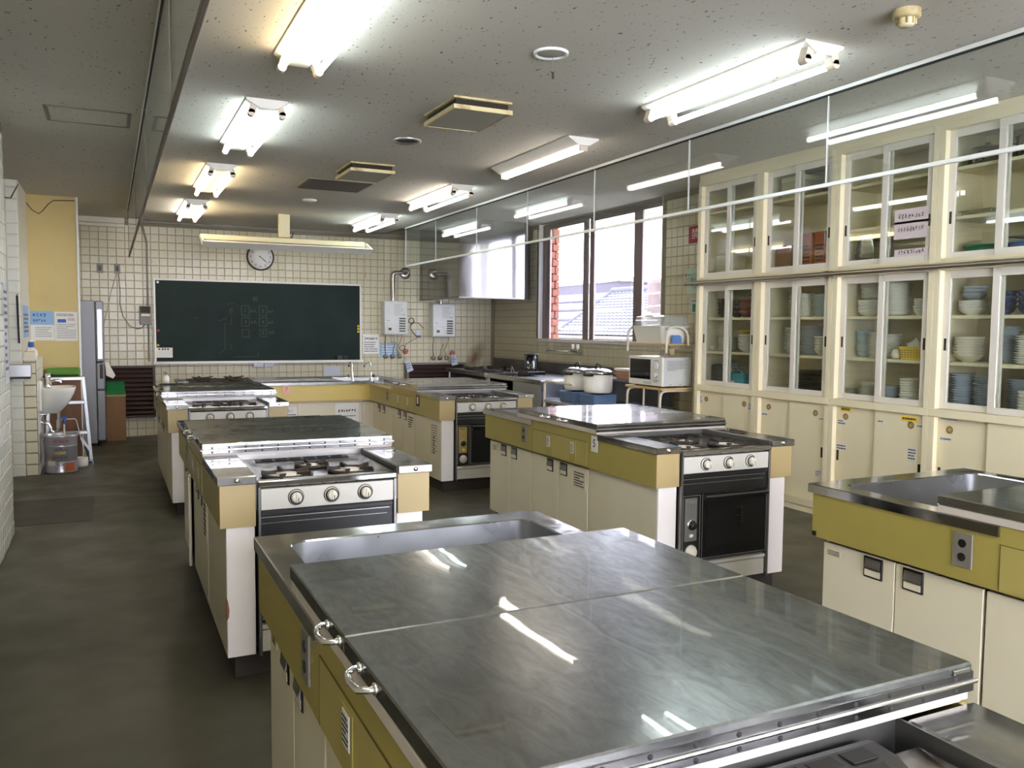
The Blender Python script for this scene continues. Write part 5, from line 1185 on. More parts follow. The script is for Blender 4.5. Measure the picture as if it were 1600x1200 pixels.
scribble(mw, 'ink_soft', (-.006, .09, .255), L_, U_, .08, .015, 1, seed=2); scribble(mw, 'ink_soft', (-.006, .09, .06), L_, U_, .08, .03, 2, seed=3)
scribble(mw, 'ink_soft', (.14, -.001, .21), (1, 0, 0), U_, .17, .10, 8, seed=4, lh=.35); scribble(mw, 'ink_soft', (.25, -.001, .22), (1, 0, 0), U_, .07, .08, 7, seed=5, lh=.3)
for x in (.06, .31):
    for y in (.05, .51): ob('foot', MB().cyl((x, y, 0), (x, y, .014), .014, n=10), 'black', mw)
for k in range(3): ob('side_screw', MB().lathe([(.006, 0), (.001, -.003)], (.10+k*.11, 0, .03), n=8, axis='y'), 'railgrey', mw)
dd = thing('dish_drainer', 'white plastic dish drainer with a clear lid on top of the rack', 'dish drainer', (4.88, 6.55, 1.307))
ob('tray', MB().loft([rrect(-.13, .15, .05, .52, 0, .04), rrect(-.16, .17, .02, .55, .155, .05), rrect(-.175, .185, .005, .565, .158, .05), rrect(-.175, .185, .005, .565, .165, .05), rrect(-.15, .16, .03, .54, .163, .045), rrect(-.125, .145, .055, .515, .01, .04)], cap0=True, cap1=True), 'whiteplastic', dd)
ob('lid', MB().loft([rrect(-.165, .175, .015, .555, .166, .05), rrect(-.14, .15, .04, .53, .255, .05), rrect(-.10, .11, .08, .49, .268, .05)], cap1=True), 'clear', dd)
single('towel', MB().loft([rrect(-.055, .055, -.008, .008, 0, .005), rrect(-.06, .06, -.010, .010, .03, .007), rrect(-.05, .05, -.008, .008, .07, .006), rrect(-.03, .03, -.004, .004, .08, .003)], cap0=True, cap1=True), 'blue', 'blue and white cloth stuck behind the rack pipe beside the dish drainer', 'cloth', (4.86, 6.54, 1.3075))
# signs on the pillar
sg = thing('no_smoking_sign', 'dark red sign with two white characters on the tiled pillar', 'sign', (XR-.006, 6.86, 2.40)); ob('sign_plate', MB().box(-.004, 0, -.175, .175, -.085, .085, .001), 'redsign', sg); text('禁 煙', .115, 'ink_white', sg, (-.004, 0, 0), L_, U_)
sg = tag(ob('paper_notice', MB().box(XR-.007, XR-.0055, 6.66, 7.05, 1.80, 2.06), 'paper_green'), 'pale green notice with lines of handwritten characters on the pillar', 'notice')
text('フライパン・中華鍋を使\nった後は火であぶり、\n油をぬってからもどして\nください。', .042, 'ink', sg, (XR-.0072, 6.855, 1.93), L_, U_)
sg = tag(ob('paper_notice', MB().box(XR-.007, XR-.0055, 6.76, 6.98, 1.60, 1.76), 'paper_grey'), 'small notice with a green bottle drawing under the handwritten one', 'notice'); ob('printed_bottle', MB().box(XR-.008, XR-.007, 6.90, 6.95, 1.62, 1.70), 'ink_green', sg); scribble(sg, 'ink_green', (XR-.0072, 6.87, 1.73), L_, U_, .18, .03, 1, seed=1); scribble(sg, 'paper_blue', (XR-.0072, 6.83, 1.665), L_, U_, .09, .07, 4, seed=2)
# ================================================================== CHALKBOARD WALL
XU, ZU = (1, 0, 0), (0, 0, 1)
cb = thing('chalkboard', 'long dark green chalkboard with faint seating diagram in a pale frame', 'chalkboard', (.52, YB-.004, .945))
bw, bh = 2.735, 1.095
ob('writing_surface', MB().box(.015, bw-.015, -.022, -.002, .015, bh-.015), 'chalkgreen', cb)
ob('board_frame', MB().box(0, bw, -.035, 0, bh-.025, bh, .003).box(0, .025, -.035, 0, .02, bh-.025, .003).box(bw-.025, bw, -.035, 0, .02, bh-.025, .003), 'boardframe', cb)
ob('chalk_tray', MB().box(-.01, bw+.012, -.085, 0, -.012, .012, .003).box(-.01, bw+.012, -.09, -.083, -.012, .022, .002), 'boardframe', cb)
F = -.0225
mb = MB()
def stroke(x0, z0, x1, z1, w=.0055):
    d = Vector((x1-x0, 0, z1-z0)); d.normalize(); n = Vector((-d.z, 0, d.x))*w/2
    P = [Vector((x0, 0, z0)), Vector((x1, 0, z1))]
    vs = [p+n*s+Vector((0, F-k, 0)) for k in (0, .0006) for p, s in ((P[0], -1), (P[1], -1), (P[1], 1), (P[0], 1))]
    mb.add(vs, [(4,5,6,7),(0,1,5,4),(1,2,6,5),(2,3,7,6),(3,0,4,7)])
for (x, z, w, h) in ((1.14, .695, .10, .13), (1.37, .695, .10, .13), (1.14, .545, .10, .11), (1.37, .545, .10, .11), (1.14, .39, .09, .10), (1.37, .395, .085, .10)):
    for a in ((x-w/2, z-h/2, x+w/2, z-h/2), (x+w/2, z-h/2, x+w/2, z+h/2), (x+w/2, z+h/2, x-w/2, z+h/2), (x-w/2, z+h/2, x-w/2, z-h/2)): stroke(*a)
for a in ((.87, .17, .875, .52), (.90, .78, 1.0, .79), (.93, .70, .98, .73), (.93, .65, .98, .63), (.955, .60, .955, .50), (.95, .16, .955, .25), (.78, .55, .90, .585), (.98, .07, 1.30, .08), (1.30, .08, 1.30, .13), (.94, .45, .95, .46), (.48, .585, .53, .59), (.80, .12, .86, .16), (.9, .62, .9, .60)): stroke(*a, w=.004)
tag(ob('chalk_lines', mb, 'chalk', cb), kind='stuff')
text('前', .075, 'chalk', cb, (1.27, F, .85), XU, ZU, 'chalk_writing')
for s, x, z in (('1', 1.14, .695), ('2', 1.37, .695), ('3', 1.14, .545), ('4', 1.37, .545), ('5', 1.37, .395)): text(s, .07, 'chalk', cb, (x, F, z), XU, ZU, 'chalk_writing')
for x, z in ((1.245, .69), (1.48, .69), (1.25, .54), (1.475, .54), (1.49, .405)): text('6人', .055, 'chalk', cb, (x, F, z), XU, ZU, 'chalk_writing')
text('の', .06, 'chalk', cb, (.955, F, .68), XU, ZU, 'chalk_writing')
def magnet(x, z, m, lab, g=None):
    single('magnet', MB().lathe([(.017, 0), (.016, -.006), (.012, -.009), (.001, -.009)], n=16, axis='y'), m, lab, 'magnet', (.52+x, YB-.0262, .945+z), 0, g)
magnet(.055, 1.045, 'whiteplastic', 'white magnet in the upper corner of the chalkboard'); magnet(.05, .42, 'red', 'red magnet on the chalkboard edge by the wall controller')
magnet(.045, .23, 'yellow', 'yellow magnet above the white magnetic sheet')
for k, z in enumerate((.50, .46, .42)): magnet(bw-.045, z, 'yellow', ('top', 'middle', 'bottom')[k]+' magnet of the vertical row of three yellow ones', 'row of three yellow magnets')
ms = thing('magnetic_sheet', 'white magnetic sheet with black dots at the lower corner of the chalkboard', 'sheet', (.64, YB-.026, 1.08)); ob('sheet', MB().box(-.10, .10, -.004, 0, -.065, .065, .001), 'paper', ms)
for x in (-.06, -.02, .01, .045): ob('dot_magnet', MB().lathe([(.011, -.004), (.010, -.010), (.001, -.010)], (x, 0, .045), n=12, axis='y'), 'ink', ms)
for k, x in enumerate((2.93, 3.01)):
    e = thing('board_eraser', ('greyish board eraser standing on the chalk tray', 'darker board eraser next to the first on the chalk tray')[k], 'eraser', (x, YB-.055, .958)); ob('eraser_block', MB().box(-.035, .035, -.022, .022, .02, .07, .004), 'grille' if k == 0 else 'ink', e); ob('eraser_felt', MB().box(-.036, .036, -.023, .023, 0, .022, .004), 'ink', e)
jb = thing('chalk_box', 'pair of grey drawers hanging below the chalk tray', 'drawer unit', (1.885, YB-.004, .88)); ob('drawer', MB().box(-.135, -.004, -.09, 0, 0, .052, .004), 'paper_grey', jb); ob('drawer', MB().box(.004, .135, -.09, 0, 0, .052, .004), 'paper_grey', jb)
single('paper_notice', MB().box(2.72, 2.95, YB-.007, YB-.0055, .74, .875), 'paper_grey', 'pale lilac sheet on the tiles below the chalk tray', 'notice')
pn = single('paper_notice', MB().box(3.285, 3.52, YB-.007, YB-.0055, 1.05, 1.33), 'paper', 'printed white notice between chalkboard and first water heater', 'notice'); scrawl(pn, 'ink', (3.40, YB-.0074, 1.27), XU, ZU, .2, .04, 7, 41, .006); scribble(pn, 'ink_soft', (3.40, YB-.0072, 1.15), XU, ZU, .2, .16, 5, seed=6)
ck = thing('wall_clock', 'round white wall clock with a grey rim half hidden by the board light', 'clock', (1.865, YB-.006, 2.365)); ob('clock_rim', MB().lathe([(.175, 0), (.182, -.02), (.178, -.036), (.166, -.038), (.162, -.026)], n=40, axis='y'), 'kick', ck); ob('clock_face', MB().lathe([(.165, -.012), (.165, -.026), (.001, -.0265)], n=40, axis='y'), 'paper', ck)
for h in range(1, 13): text(str(h), .044, 'ink', ck, (.128*math.sin(h*math.pi/6), -.027, .128*math.cos(h*math.pi/6)), XU, ZU, 'numeral')
def hand(nm, ang, L, w, y): a = math.radians(ang); d = Vector((math.sin(a), 0, math.cos(a))); n = Vector((d.z, 0, -d.x))*w; ob(nm, MB().add([tuple(p+Vector((0, y-k, 0))) for k in (0, .002) for p in (d*-.025-n, d*L-n*.5, d*L+n*.5, d*-.025+n)], [(4,5,6,7),(0,1,5,4),(1,2,6,5),(2,3,7,6),(3,0,4,7)]), 'ink', ck)
hand('hour_hand', 128, .085, .006, -.029); hand('minute_hand', 132, .125, .004, -.031)
bl = thing('board_light', 'long cream chalkboard light hanging from the ceiling on one post', 'light fitting', (.96, 10.34, ZC))
ob('post', MB().box(.885, 1.015, -.03, .03, -.275, -.001, .004), 'lightold', bl); ob('housing', MB().box(0, 1.925, -.055, .055, -.345, -.285, .006), 'lightold', bl)
ob('reflector', MB().prism([(.055, -.335), (.058, -.345), (-.17, -.435), (-.30, -.385), (-.305, -.392), (-.17, -.447)], .02, 1.96, 'x'), 'lightwhite', bl)
for x in (.012, 1.945): ob('end_bracket', MB().prism([(.05, -.33), (-.05, -.30), (-.30, -.385), (-.17, -.44)], x-.006, x+.006, 'x'), 'lightwhite', bl)
ob('lamp', MB().cyl((.06, -.10, -.372), (1.9, -.10, -.372), .014, n=8), 'whiteplastic', bl)
ob('pull_string', MB().cyl((1.93, -.05, -.345), (1.93, -.05, -.66), .003, n=5).cyl((1.93, -.05, -.66), (1.93, -.05, -.72), .008, n=8), 'tan', bl)
ob('hook', MB().tube([(1.02, -.05, -.285), (1.04, -.06, -.25), (1.05, -.06, -.215)], .006, 6), 'ink', bl)
tag(ob('conduit', MB().tube([(.41, YB-.03, 2.70), (.43, YB-.03, 2.60), (.455, YB-.018, 2.50), (.46, YB-.018, .97)], .012, 8), 'trim'), 'thin grey conduit running down the tiles beside the chalkboard', 'conduit')
for k, (x, lab) in enumerate(((-.09, 'grey wall switch plate without wires near the fridge'), (.108, 'grey wall socket with two wires dropping from it'))):
    o = thing('wall_socket', lab, 'socket', (x, YB-.006, 2.145)); ob('socket_plate', MB().box(-.035, .035, -.007, 0, -.06, .06, .002), 'trim', o); ob('socket_face', MB().box(-.016, .016, -.010, -.006, -.03, .03, .002), 'grille', o)
ctl = thing('wall_controller', 'boxy grey and brown wall controller beside the chalkboard frame', 'controller', (.43, YB-.006, 1.55)); ob('controller_body', MB().box(-.075, .06, -.07, 0, -.11, .13, .006), 'trim', ctl); ob('display_panel', MB().box(-.065, .05, -.074, -.069, .04, .12, .002), 'kick', ctl); ob('light_strip', MB().box(-.055, .045, -.073, -.069, .0, .025, .001), 'paper', ctl)
tag(ob('cable', MB().tube([(.10, YB-.02, 2.09), (.03, YB-.012, 1.85), (-.02, YB-.012, 1.62), (-.07, YB-.012, 1.40)], .004, 5), 'trim'), 'thin wire slanting from the wall socket down behind the fridge', 'cable')
tag(ob('cable', MB().tube([(.12, YB-.02, 2.09), (.135, YB-.012, 1.85), (.13, YB-.012, 1.70), (.16, YB-.012, 1.55), (.24, YB-.012, 1.42), (.33, YB-.012, 1.385), (.38, YB-.02, 1.40), (.42, YB-.04, 1.45)], .005, 6), 'grille'), 'dark sagging cable between wall socket and wall controller', 'cable')
# ================================================================== AISLE END: BASIN, CAN, LADDER, FRIDGE
fr = thing('fridge', 'tall grey fridge seen from the side behind the cream column', 'fridge', (-.75, 11.03, 0))
ob('fridge_body', MB().box(0, .60, 0, .62, .03, 1.72, .012), 'fridge', fr)
for z0, z1 in ((.06, .66), (.67, .99), (1.0, 1.715)): ob('door', MB().box(.604, .69, .002, .618, z0, z1, .01), 'fridgedoor', fr)
ob('door_grip', MB().box(.62, .675, -.006, .004, 1.03, 1.62, .006), 'alum', fr); ob('water_gap', MB().box(.64, .672, -.003, .006, .80, .97, .003), 'grille', fr)
for x in (.05, .62): ob('foot', MB().cyl((x, .05, 0), (x, .05, .04), .02, n=10), 'black', fr)
tag(ob('towel', MB().prism([(-.055, .995), (-.02, .99), (.055, .84), (.03, .80), (-.045, .84)], 11.00, 11.02, 'y').prism([(-.05, .985), (-.02, .98), (.02, .86), (-.04, .86)], 10.985, 11.0, 'y'), 'paper'), 'white cloth draped on the fridge door grip', 'cloth')
bx = thing('open_crate', 'tan plywood crate with a sloping green lining beside the fridge', 'crate', (0, 0, 0))
ob('crate_body', MB().box(-.055, .165, 11.46, 11.475, 0, .56, .002).box(.15, .165, 11.475, 11.75, 0, .60).box(-.055, -.04, 11.475, 11.75, 0, .60).box(-.04, .15, 11.735, 11.75, 0, .72), 'wood_light', bx)
ob('green_lining', MB().prism([(11.465, .562), (11.735, .72), (11.735, .70), (11.465, .54)], -.05, .16, 'x'), 'greensheet', bx)
ob('crate_edge', MB().box(-.055, .17, 11.455, 11.472, .555, .57, .002), 'tan', bx)
wb2 = thing('wooden_chest', 'brown wooden chest with a green padded top behind the stepladder', 'chest', (0, 0, 0))
ob('chest_body', MB().box(-.66, -.285, 9.87, 10.02, 0, .90, .003), 'wood', wb2); ob('padded_top', MB().box(-.60, -.285, 9.86, 10.025, .905, .985, .018), 'greencloth', wb2); ob('chest_edge', MB().box(-.66, -.285, 9.862, 9.872, .885, .90), 'kick', wb2)
la = thing('stepladder', 'aluminium stepladder leaning in front of the brown chest', 'ladder', (0, 0, 0))
for xa, xb in ((-.255, -.195), (-.555, -.615)):
    ob('front_rail', MB().prism([(xb-.014, .012), (xb+.014, .012), (xa+.014, .90), (xa-.014, .90)], 9.74, 9.765, 'y'), 'alum', la)
    ob('rear_rail', MB().prism([(xb-.01, .012), (xb+.01, .012), (xa+.01, .86), (xa-.01, .86)], 9.815, 9.835, 'y'), 'alum', la); ob('foot', MB().box(xb-.02, xb+.022, 9.735, 9.77, 0, .03, .004), 'ink_blue', la)
for z, w in ((.62, .16), (.305, .185)): ob('tread', MB().box(-.405-w, -.405+w, 9.72, 9.80, z, z+.035, .004), 'alum', la)
ob('top_step', MB().box(-.555, -.255, 9.73, 9.83, .865, .90, .004), 'alum', la); ob('brace', MB().prism([(-.30, .25), (-.28, .27), (-.195, .13), (-.21, .11)], 9.775, 9.79, 'y'), 'alum', la)
bs = thing('wash_basin', 'white wall-hung wash basin with a chrome tap above the paint can', 'wash basin', (0, 0, 0))
def bl_(x1, ya, yb, z, r): return rrect(-.626, x1, ya, yb, z, r, 6)
ob('basin_bowl', MB().loft([bl_(-.46, 9.36, 9.54, .565, .05), bl_(-.43, 9.31, 9.59, .60, .08), bl_(-.375, 9.25, 9.65, .665, .11), bl_(-.325, 9.21, 9.69, .765, .14), bl_(-.312, 9.20, 9.70, .81, .15), bl_(-.318, 9.205, 9.695, .822, .145), rrect(-.55, -.335, 9.225, 9.675, .818, .10, 6), rrect(-.53, -.38, 9.28, 9.62, .74, .07, 6), rrect(-.50, -.42, 9.36, 9.54, .71, .03, 6)], cap0=True, cap1=True, smooth=True), 'porcelain', bs)
ob('basin_back', MB().box(-.628, -.60, 9.22, 9.68, .60, .90, .01), 'porcelain', bs)
tp = ob('tap', MB().lathe([(.022, .82), (.02, .83), (.02, .90), (.026, .91), (.024, .95), (.001, .955)], (-.555, 9.45, 0), n=16).tube([(-.555, 9.45, .875), (-.50, 9.45, .885), (-.45, 9.45, .88), (-.44, 9.45, .862)], .012, 8).box(-.565, -.50, 9.443, 9.457, .945, .957, .003), 'chrome', bs)
ob('trap', MB().tube([(-.47, 9.45, .60), (-.47, 9.45, .42), (-.48, 9.45, .385), (-.51, 9.45, .37), (-.54, 9.45, .385), (-.55, 9.45, .42), (-.56, 9.45, .46), (-.60, 9.45, .47), (-.63, 9.45, .47)], .016, 10).lathe([(.035, -.003), (.03, .008), (.016, .012)], (-.626, 9.45, .47), n=16, axis='x'), 'chrome', bs)
ob('supply_pipe', MB().tube([(-.625, 9.36, .56), (-.58, 9.36, .56), (-.565, 9.37, .58), (-.56, 9.40, .64)], .008, 8), 'chrome', bs)
cn = thing('oil_can', 'dented tinplate oil can with orange print under the wash basin', 'can', (-.452, 9.27, 0))
ob('can_body', MB().lathe([(.001, .004), (.136, .004), (.142, 0), (.144, .012), (.142, .02), (.144, .25), (.148, .258), (.148, .268), (.145, .276), (.150, .34), (.158, .352), (.160, .366), (.154, .372), (.150, .362), (.140, .02), (.001, .012)], n=36), 'can', cn)
R_ = .1455
def bend(o, z0, par, dx): pass
CANTXT = []
def can_text(s, size, z, m, a=0.0, r=R_): CANTXT.append((s, size, z, m, a, r))
for a_ in (('HONDA', .038, .312, 'ink_red', .05, .1505), ('ULTRA', .034, .232, 'ink', .0, R_), ('MOTOR OIL', .024, .155, 'ink', .0, R_), ('SN', .045, .085, 'ink', .05, R_), ('SAE 10W-30', .018, .05, 'ink', .02, R_)): can_text(*a_)
def can_patch(a0, a1, z0, z1, m, nm):
    n = 8; A = [a0+(a1-a0)*i/n for i in range(n+1)]; vs = []; fs = []
    for a in A: vs += [(math.sin(a)*.1462, -math.cos(a)*.1462, z0), (math.sin(a)*.1462, -math.cos(a)*.1462, z1)]
    for i in range(n): fs.append((2*i, 2*i+2, 2*i+3, 2*i+1))
    ob(nm, MB().add(vs, fs), m, cn)
can_patch(-.35, .35, .185, .215, 'tan', 'gold_print'); can_patch(.3, .95, .02, .10, 'orangebox', 'orange_print'); can_patch(-.85, -.30, .08, .125, 'paper', 'white_print'); can_patch(-.9, -.5, .125, .16, 'tan', 'gold_print')
br = thing('toilet_brush', 'white handled brush with a blue grip standing in the oil can', 'brush', (-.42, 9.30, .02)); ob('brush_stick', MB().cyl((0, 0, .0), (0, .01, .46), .008, n=8), 'whiteplastic', br); ob('grip', MB().cyl((0, .01, .44), (0, .012, .50), .012, n=8).box(-.03, .03, .0, .022, .49, .515, .005), 'ink_blue', br); ob('brush_head', MB().lathe([(.001, 0), (.03, .01), (.035, .05), (.03, .09), (.008, .10)], n=14), 'paper', br)
tag(ob('wire_stand', MB().tube([(-.50, 9.66, .47), (-.34, 9.66, .475), (-.325, 9.66, .46), (-.245, 9.66, .08), (-.24, 9.66, .035), (-.18, 9.66, .03)], .005, 6).tube([(-.50, 9.66, .47), (-.50, 9.66, .0)], .005, 6).tube([(-.18, 9.66, .03), (-.18, 9.66, .0)], .005, 6).tube([(-.245, 9.66, .08), (-.245, 9.66, .0)], .005, 6), 'railwhite'), 'thin white wire stand between oil can and stepladder', 'stand')
single('cup', MB().lathe([(.001, 0), (.05, 0), (.055, .02), (.055, .095), (.05, .10), (.046, .09), (.044, .01), (.001, .008)], n=20), 'whiteplastic', 'white pot on the floor beside the oil can', 'pot', (-.275, 9.50, .0))
dp = thing('towel_dispenser', 'grey steel paper towel dispenser on the tiled pier', 'dispenser', (-.755, 9.088, .935)); ob('casing', MB().prism([(-.15, .02), (-.15, .125), (-.005, .135), (-.005, .02)], -.09, .09, 'x'), 'alum', dp); ob('dispenser_lip', MB().box(-.09, .09, -.155, -.005, .0, .02, .004), 'steel2', dp); ob('towel', MB().box(-.06, .03, -.11, -.06, -.03, .0, .004), 'paper', dp)
sb = thing('soap_bottle', 'white detergent bottle with a blue collar on the tiled ledge', 'bottle', (-.675, 9.20, 1.1165)); ob('bottle_body', MB().loft([rrect(-.04, .045, -.03, .03, 0, .02), rrect(-.045, .058, -.032, .032, .03, .02), rrect(-.043, .05, -.03, .03, .075, .022), rrect(-.028, .02, -.022, .022, .105, .018)], cap0=True, cap1=True, smooth=False), 'whiteplastic', sb); ob('collar', MB().lathe([(.024, .10), (.027, .115), (.024, .15), (.016, .155), (.001, .155)], n=18), 'ink_blue', sb); ob('cap', MB().lathe([(.018, .153), (.018, .175), (.001, .177)], n=16).box(-.005, .04, -.006, .006, .16, .17, .002), 'whiteplastic', sb); ob('printed_label', MB().box(-.005, .03, -.0335, -.031, .025, .065), 'ink_blue', sb)
s2 = thing('soap_bottle', 'little white bottle with blue print behind the detergent bottle', 'bottle', (-.705, 9.42, 1.1165)); ob('bottle_body', MB().lathe([(.001, 0), (.022, 0), (.024, .06), (.012, .085), (.012, .10), (.001, .10)], n=16), 'whiteplastic', s2); ob('printed_label', MB().lathe([(.0245, .02), (.0248, .05)], n=16), 'ink_blue', s2)
tag(ob('rod', MB().cyl((-.762, 9.08, 1.26), (-.768, 9.08, 1.70), .009, n=8).cyl((-.768, 9.08, 1.70), (-.768, 9.092, 1.715), .004, n=6), 'ink'), 'black rod hanging upright against the tiled pier', 'rod')
po = tag(ob('poster', MB().box(-.738, -.736, 9.25, 9.85, 1.31, 1.62), 'paper_blue'), 'pale blue poster seen edge-on on the wall over the ledge', 'poster'); scribble(po, 'ink_soft', (-.736, 9.55, 1.45), (0, 1, 0), U_, .5, .2, 5, seed=1)
YC = 10.029
for k, (xa, xb, za, zb, lab) in enumerate(((-.735, -.52, 1.27, 1.575, 'poster with a pale blue top half on the cream column'), (-.515, -.30, 1.265, 1.57, 'white poster with small pictures on the cream column'))):
    p = thing('poster', lab, 'poster', ((xa+xb)/2, YC, (za+zb)/2)); w, h = (xb-xa)/2, (zb-za)/2
    ob('sheet', MB().box(-w, w, -.002, 0, -h, h), 'paper', p)
    if k == 0:
        ob('blue_panel', MB().box(-w, w, -.003, -.002, .01, h), 'paper_blue', p); scrawl(p, 'ink_blue', (-.025, -.003, .11), XU, ZU, .13, .045, 4, 43, .005); scrawl(p, 'ink_blue', (-.025, -.003, .055), XU, ZU, .12, .04, 5, 44, .004); scribble(p, 'ink_soft', (.01, -.002, -.065), XU, ZU, .15, .11, 6, seed=3, lh=.3)
    else:
        scribble(p, 'ink_soft', (0, -.002, -.05), XU, ZU, .18, .16, 8, seed=5, lh=.3); scribble(p, 'ink_red', (.05, -.002, .075), XU, ZU, .07, .03, 2, seed=6); ob('blue_panel', MB().box(-.08, .0, -.003, -.002, .04, .075), 'ink_blue', p); scribble(p, 'ink', (-.01, -.002, .12), XU, ZU, .16, .03, 2, seed=7)
tag(ob('cable', MB().tube([(-.76, 10.02, 2.74), (-.74, 10.015, 2.68), (-.69, 10.015, 2.61), (-.63, 10.015, 2.575), (-.60, 10.015, 2.60), (-.54, 10.015, 2.68), (-.49, 10.015, 2.72), (-.30, 10.015, 2.73)], .005, 6), 'grille'), 'dark cable sagging along the top of the cream column', 'cable')
tag(ob('cable', MB().tube([(-.90, 9.09, 2.62), (-.83, 9.085, 2.60), (-.795, 9.085, 2.60), (-.745, 9.085, 2.70), (-.735, 9.12, 2.735)], .005, 6), 'grille'), 'short dark cable looping on top of the tiled pier', 'cable')
fm = tag(ob('floor_mat', MB().box(-.74, -.145, 6.85, 7.82, .0005, .004, .001), 'mat'), 'grey rectangular sheet lying on the aisle floor', 'mat')
wn_ = tag(ob('paper_notice', MB().box(-.6145, -.613, 6.33, 6.55, 1.05, 1.72), 'paper_grey'), 'pale notice on the near tiled wall end, seen edge-on', 'notice'); scribble(wn_, 'ink_soft', (-.613, 6.44, 1.4), (0, 1, 0), U_, .18, .55, 12, seed=9)
# ================================================================== OUTSIDE THE WINDOW
gd = struct('ground', MB().box(5.9, 90, -20, 90, -3.6, -3.5), 'ground')
bk = tag(bpy.data.objects.new('brick_wall', None), kind='structure'); COL.objects.link(bk)
ob('mortar_core', MB().box(5.535, 5.70, 10.45, 11.6, -3.4, 3.1), 'mortar', bk)
bm = [MB().box(0, .105, 0, .1, 0, .092, .004).mesh('brick', W['brick']), MB().box(0, .06, 0, .1, 0, .092, .004).mesh('brick', W['brick']), MB().box(0, .075, 0, .1, 0, .092, .004).mesh('brick', W['brick'])]
for i in range(22):
    z = .85+i*.104
    for k, (x, w) in enumerate(((5.536, 0), (5.650, 1)) if i % 2 else ((5.536, 1), (5.606, 0))):
        ob('brick', bm[w], 'brick', bk, (x, 10.42+random.uniform(-.004, .004), z))
hs = thing('neighbour_house', 'house across the street with a pale tiled roof and cream wall', 'house', (0, 0, 0))
ob('wall', MB().box(16.4, 22, 18, 29.0, -3.5, 1.12), 'outwall', hs)
rf = ob('roof', MB().prism([(15.95, 1.16), (18.6, 2.86), (22.4, 1.1), (22.3, 1.0), (18.6, 2.74), (15.95, 1.06)], 17.5, 29.3, 'y'), 'kawara', hs)
e0, e1 = Vector((15.9, 0, 1.16)), Vector((18.6, 0, 2.89)); mb = MB(); NR, NC = 15, 44
nrm = Vector((-(e1.z-e0.z), 0, e1.x-e0.x)).normalized()
for r in range(NR):
    a = e0.lerp(e1, r/NR); b = e0.lerp(e1, (r+1.12)/NR); 
    for c in range(NC):
        y0 = 17.5+c*11.8/NC; d = 11.8/NC
        vs = []
        for p, lift in ((a, .05), (b, .012)):
            for t, hgt in ((0, 0), (.3, .035), (.55, .045), (.8, .012), (1, 0)): q = p+nrm*(lift+hgt); vs.append((q.x, y0+t*d, q.z))
        fs = [(k, k+1, k+6, k+5) for k in range(4)]+[(4, 3, 2, 1, 0)]
        mb.add(vs, fs)
tag(ob('roof_tiles', mb, 'kawara', rf), kind='stuff')
ob('ridge', MB().cyl((18.6, 17.5, 2.95), (18.6, 29.4, 2.95), .14, n=8).cyl((15.95, 29.28, 1.25), (18.6, 29.28, 2.95), .10, n=8), 'greyroof', rf)
ob('gutter', MB().cyl((15.86, 17.4, 1.10), (15.86, 29.3, 1.10), .06, n=8), 'railgrey', hs)
h2 = thing('grey_house', 'grey slate roof between the tiled roof and the lilac building', 'house', (0, 0, 0)); ob('wall', MB().box(20, 26.8, 33, 46, -3.5, 1.2), 'lilac', h2); ob('roof', MB().prism([(19.4, 1.4), (23.5, 3.3), (27.3, 1.4), (27.3, 1.2), (19.4, 1.2)], 32.3, 47, 'y'), 'greyroof', h2)
for z in (1.8, 2.3, 2.8): ob('roof_ridge', MB().box(19.4+(z-1.4)/1.9*4.1-.05, 19.4+(z-1.4)/1.9*4.1+.05, 32.3, 47, z, z+.08), 'lilac', h2)
ap = thing('lilac_building', 'pale lilac flat-roofed building with a stepped parapet beyond the roofs', 'building', (0, 0, 0)); ob('wall', MB().box(28, 36, 43.6, 62, -3.5, 4.4), 'lilac', ap); ob('parapet', MB().box(27.9, 36.1, 43.5, 62.1, 4.3, 4.62), 'reveal', ap); ob('annex', MB().box(27.5, 28.2, 47, 62, -3.5, 3.2), 'outwall', ap)
am = thing('aerial_mast', 'thin aerial mast with short rods on the lilac building', 'mast', (30, 49.7, 4.62)); ob('mast_pole', MB().cyl((0, 0, 0), (0, 0, 1.4), .05, n=6), 'trim', am)
for i in range(4): ob('aerial_rod', MB().box(-.02, .02, -.45+.05*i, .45-.05*i, .35+i*.28, .39+i*.28), 'trim', am)
a2 = thing('aerial_mast', 'plain thin taller pole without rods on the lilac building', 'mast', (30, 46.8, 4.62)); ob('mast_pole', MB().cyl((0, 0, 0), (0, 0, 2.3), .035, n=6), 'trim', a2); ob('mast_foot', MB().box(-.12, .12, -.12, .12, 0, .1), 'trim', a2)
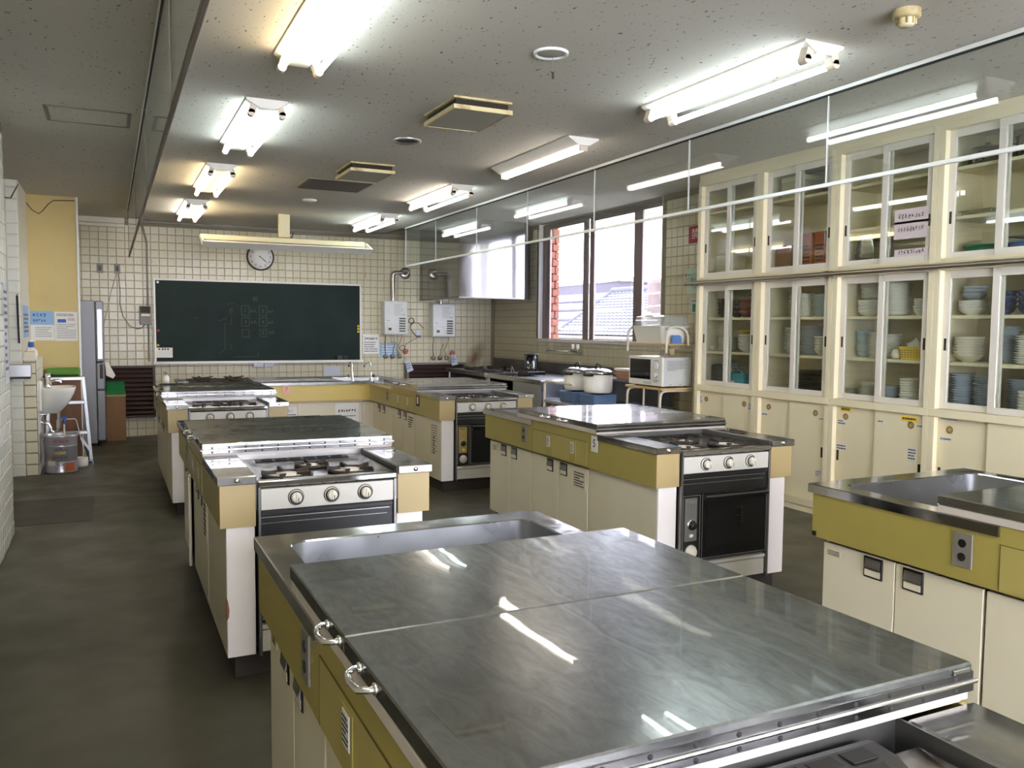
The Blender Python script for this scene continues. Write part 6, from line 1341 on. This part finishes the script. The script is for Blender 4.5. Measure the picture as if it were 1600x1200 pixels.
cp = thing('concrete_post', 'thick pinkish concrete pole close to the window edge', 'pole', (11.05, 15.63, -3.5)); ob('post_shaft', MB().cyl((0, 0, 0), (0, 0, 5.95), .24, .215, n=16).lathe([(.215, 5.95), (.19, 6.03), (.001, 6.05)], n=16), 'concrete', cp); ob('band', MB().lathe([(.235, 5.20), (.24, 5.22), (.24, 5.27), (.235, 5.29)], n=16).box(-.33, -.2, -.1, .1, 5.15, 5.32), 'railgrey', cp)
for k, (a, b) in enumerate((((10.6, 18.6, 4.2), (10.6, 15.75, 2.5)), ((10.6, 21.5, 2.55), (10.6, 12, 2.72)), ((10.6, 21.5, 2.15), (10.6, 12, 2.35)), ((10.6, 21.5, 1.83), (10.6, 12, 2.1)), ((10.6, 21.5, 1.42), (10.6, 12, 1.7)))):
    pts = [Vector(a).lerp(Vector(b), t/10)-Vector((0, 0, .10*math.sin(math.pi*t/10))) for t in range(11)]
    tag(ob('overhead_wire', MB().tube(pts, .013, 5), 'trim'), ('steep overhead wire running down to the concrete pole', 'topmost of the level overhead wires', 'second level overhead wire from the top', 'third level overhead wire from the top', 'lowest overhead wire before the tiled roof')[k], 'wire', 'overhead wires outside the window')
flush_text()
# print wrapped round the can
def wrap_text():
    q = []
    for s, size, z, m, a, r in CANTXT:
        cu = bpy.data.curves.new('lettering', 'FONT'); cu.body = s; cu.size = size; cu.align_x = 'CENTER'; cu.align_y = 'CENTER'; cu.resolution_u = 2
        o = bpy.data.objects.new('lettering_source', cu); COL.objects.link(o); q.append((o, z, m, a, r))
    bpy.context.view_layer.update(); dg = bpy.context.evaluated_depsgraph_get()
    for o, z, m, a, r in q:
        me = bpy.data.meshes.new_from_object(o.evaluated_get(dg)); cu = o.data; bpy.data.objects.remove(o); bpy.data.curves.remove(cu)
        for v in me.vertices:
            t = v.co.x/r+a; v.co = Vector((math.sin(t)*(r+.0012), -math.cos(t)*(r+.0012), z+v.co.y))
        me.materials.clear(); me.materials.append(W[m]); n = bpy.data.objects.new('lettering', me); COL.objects.link(n); n.parent = cn
wrap_text()
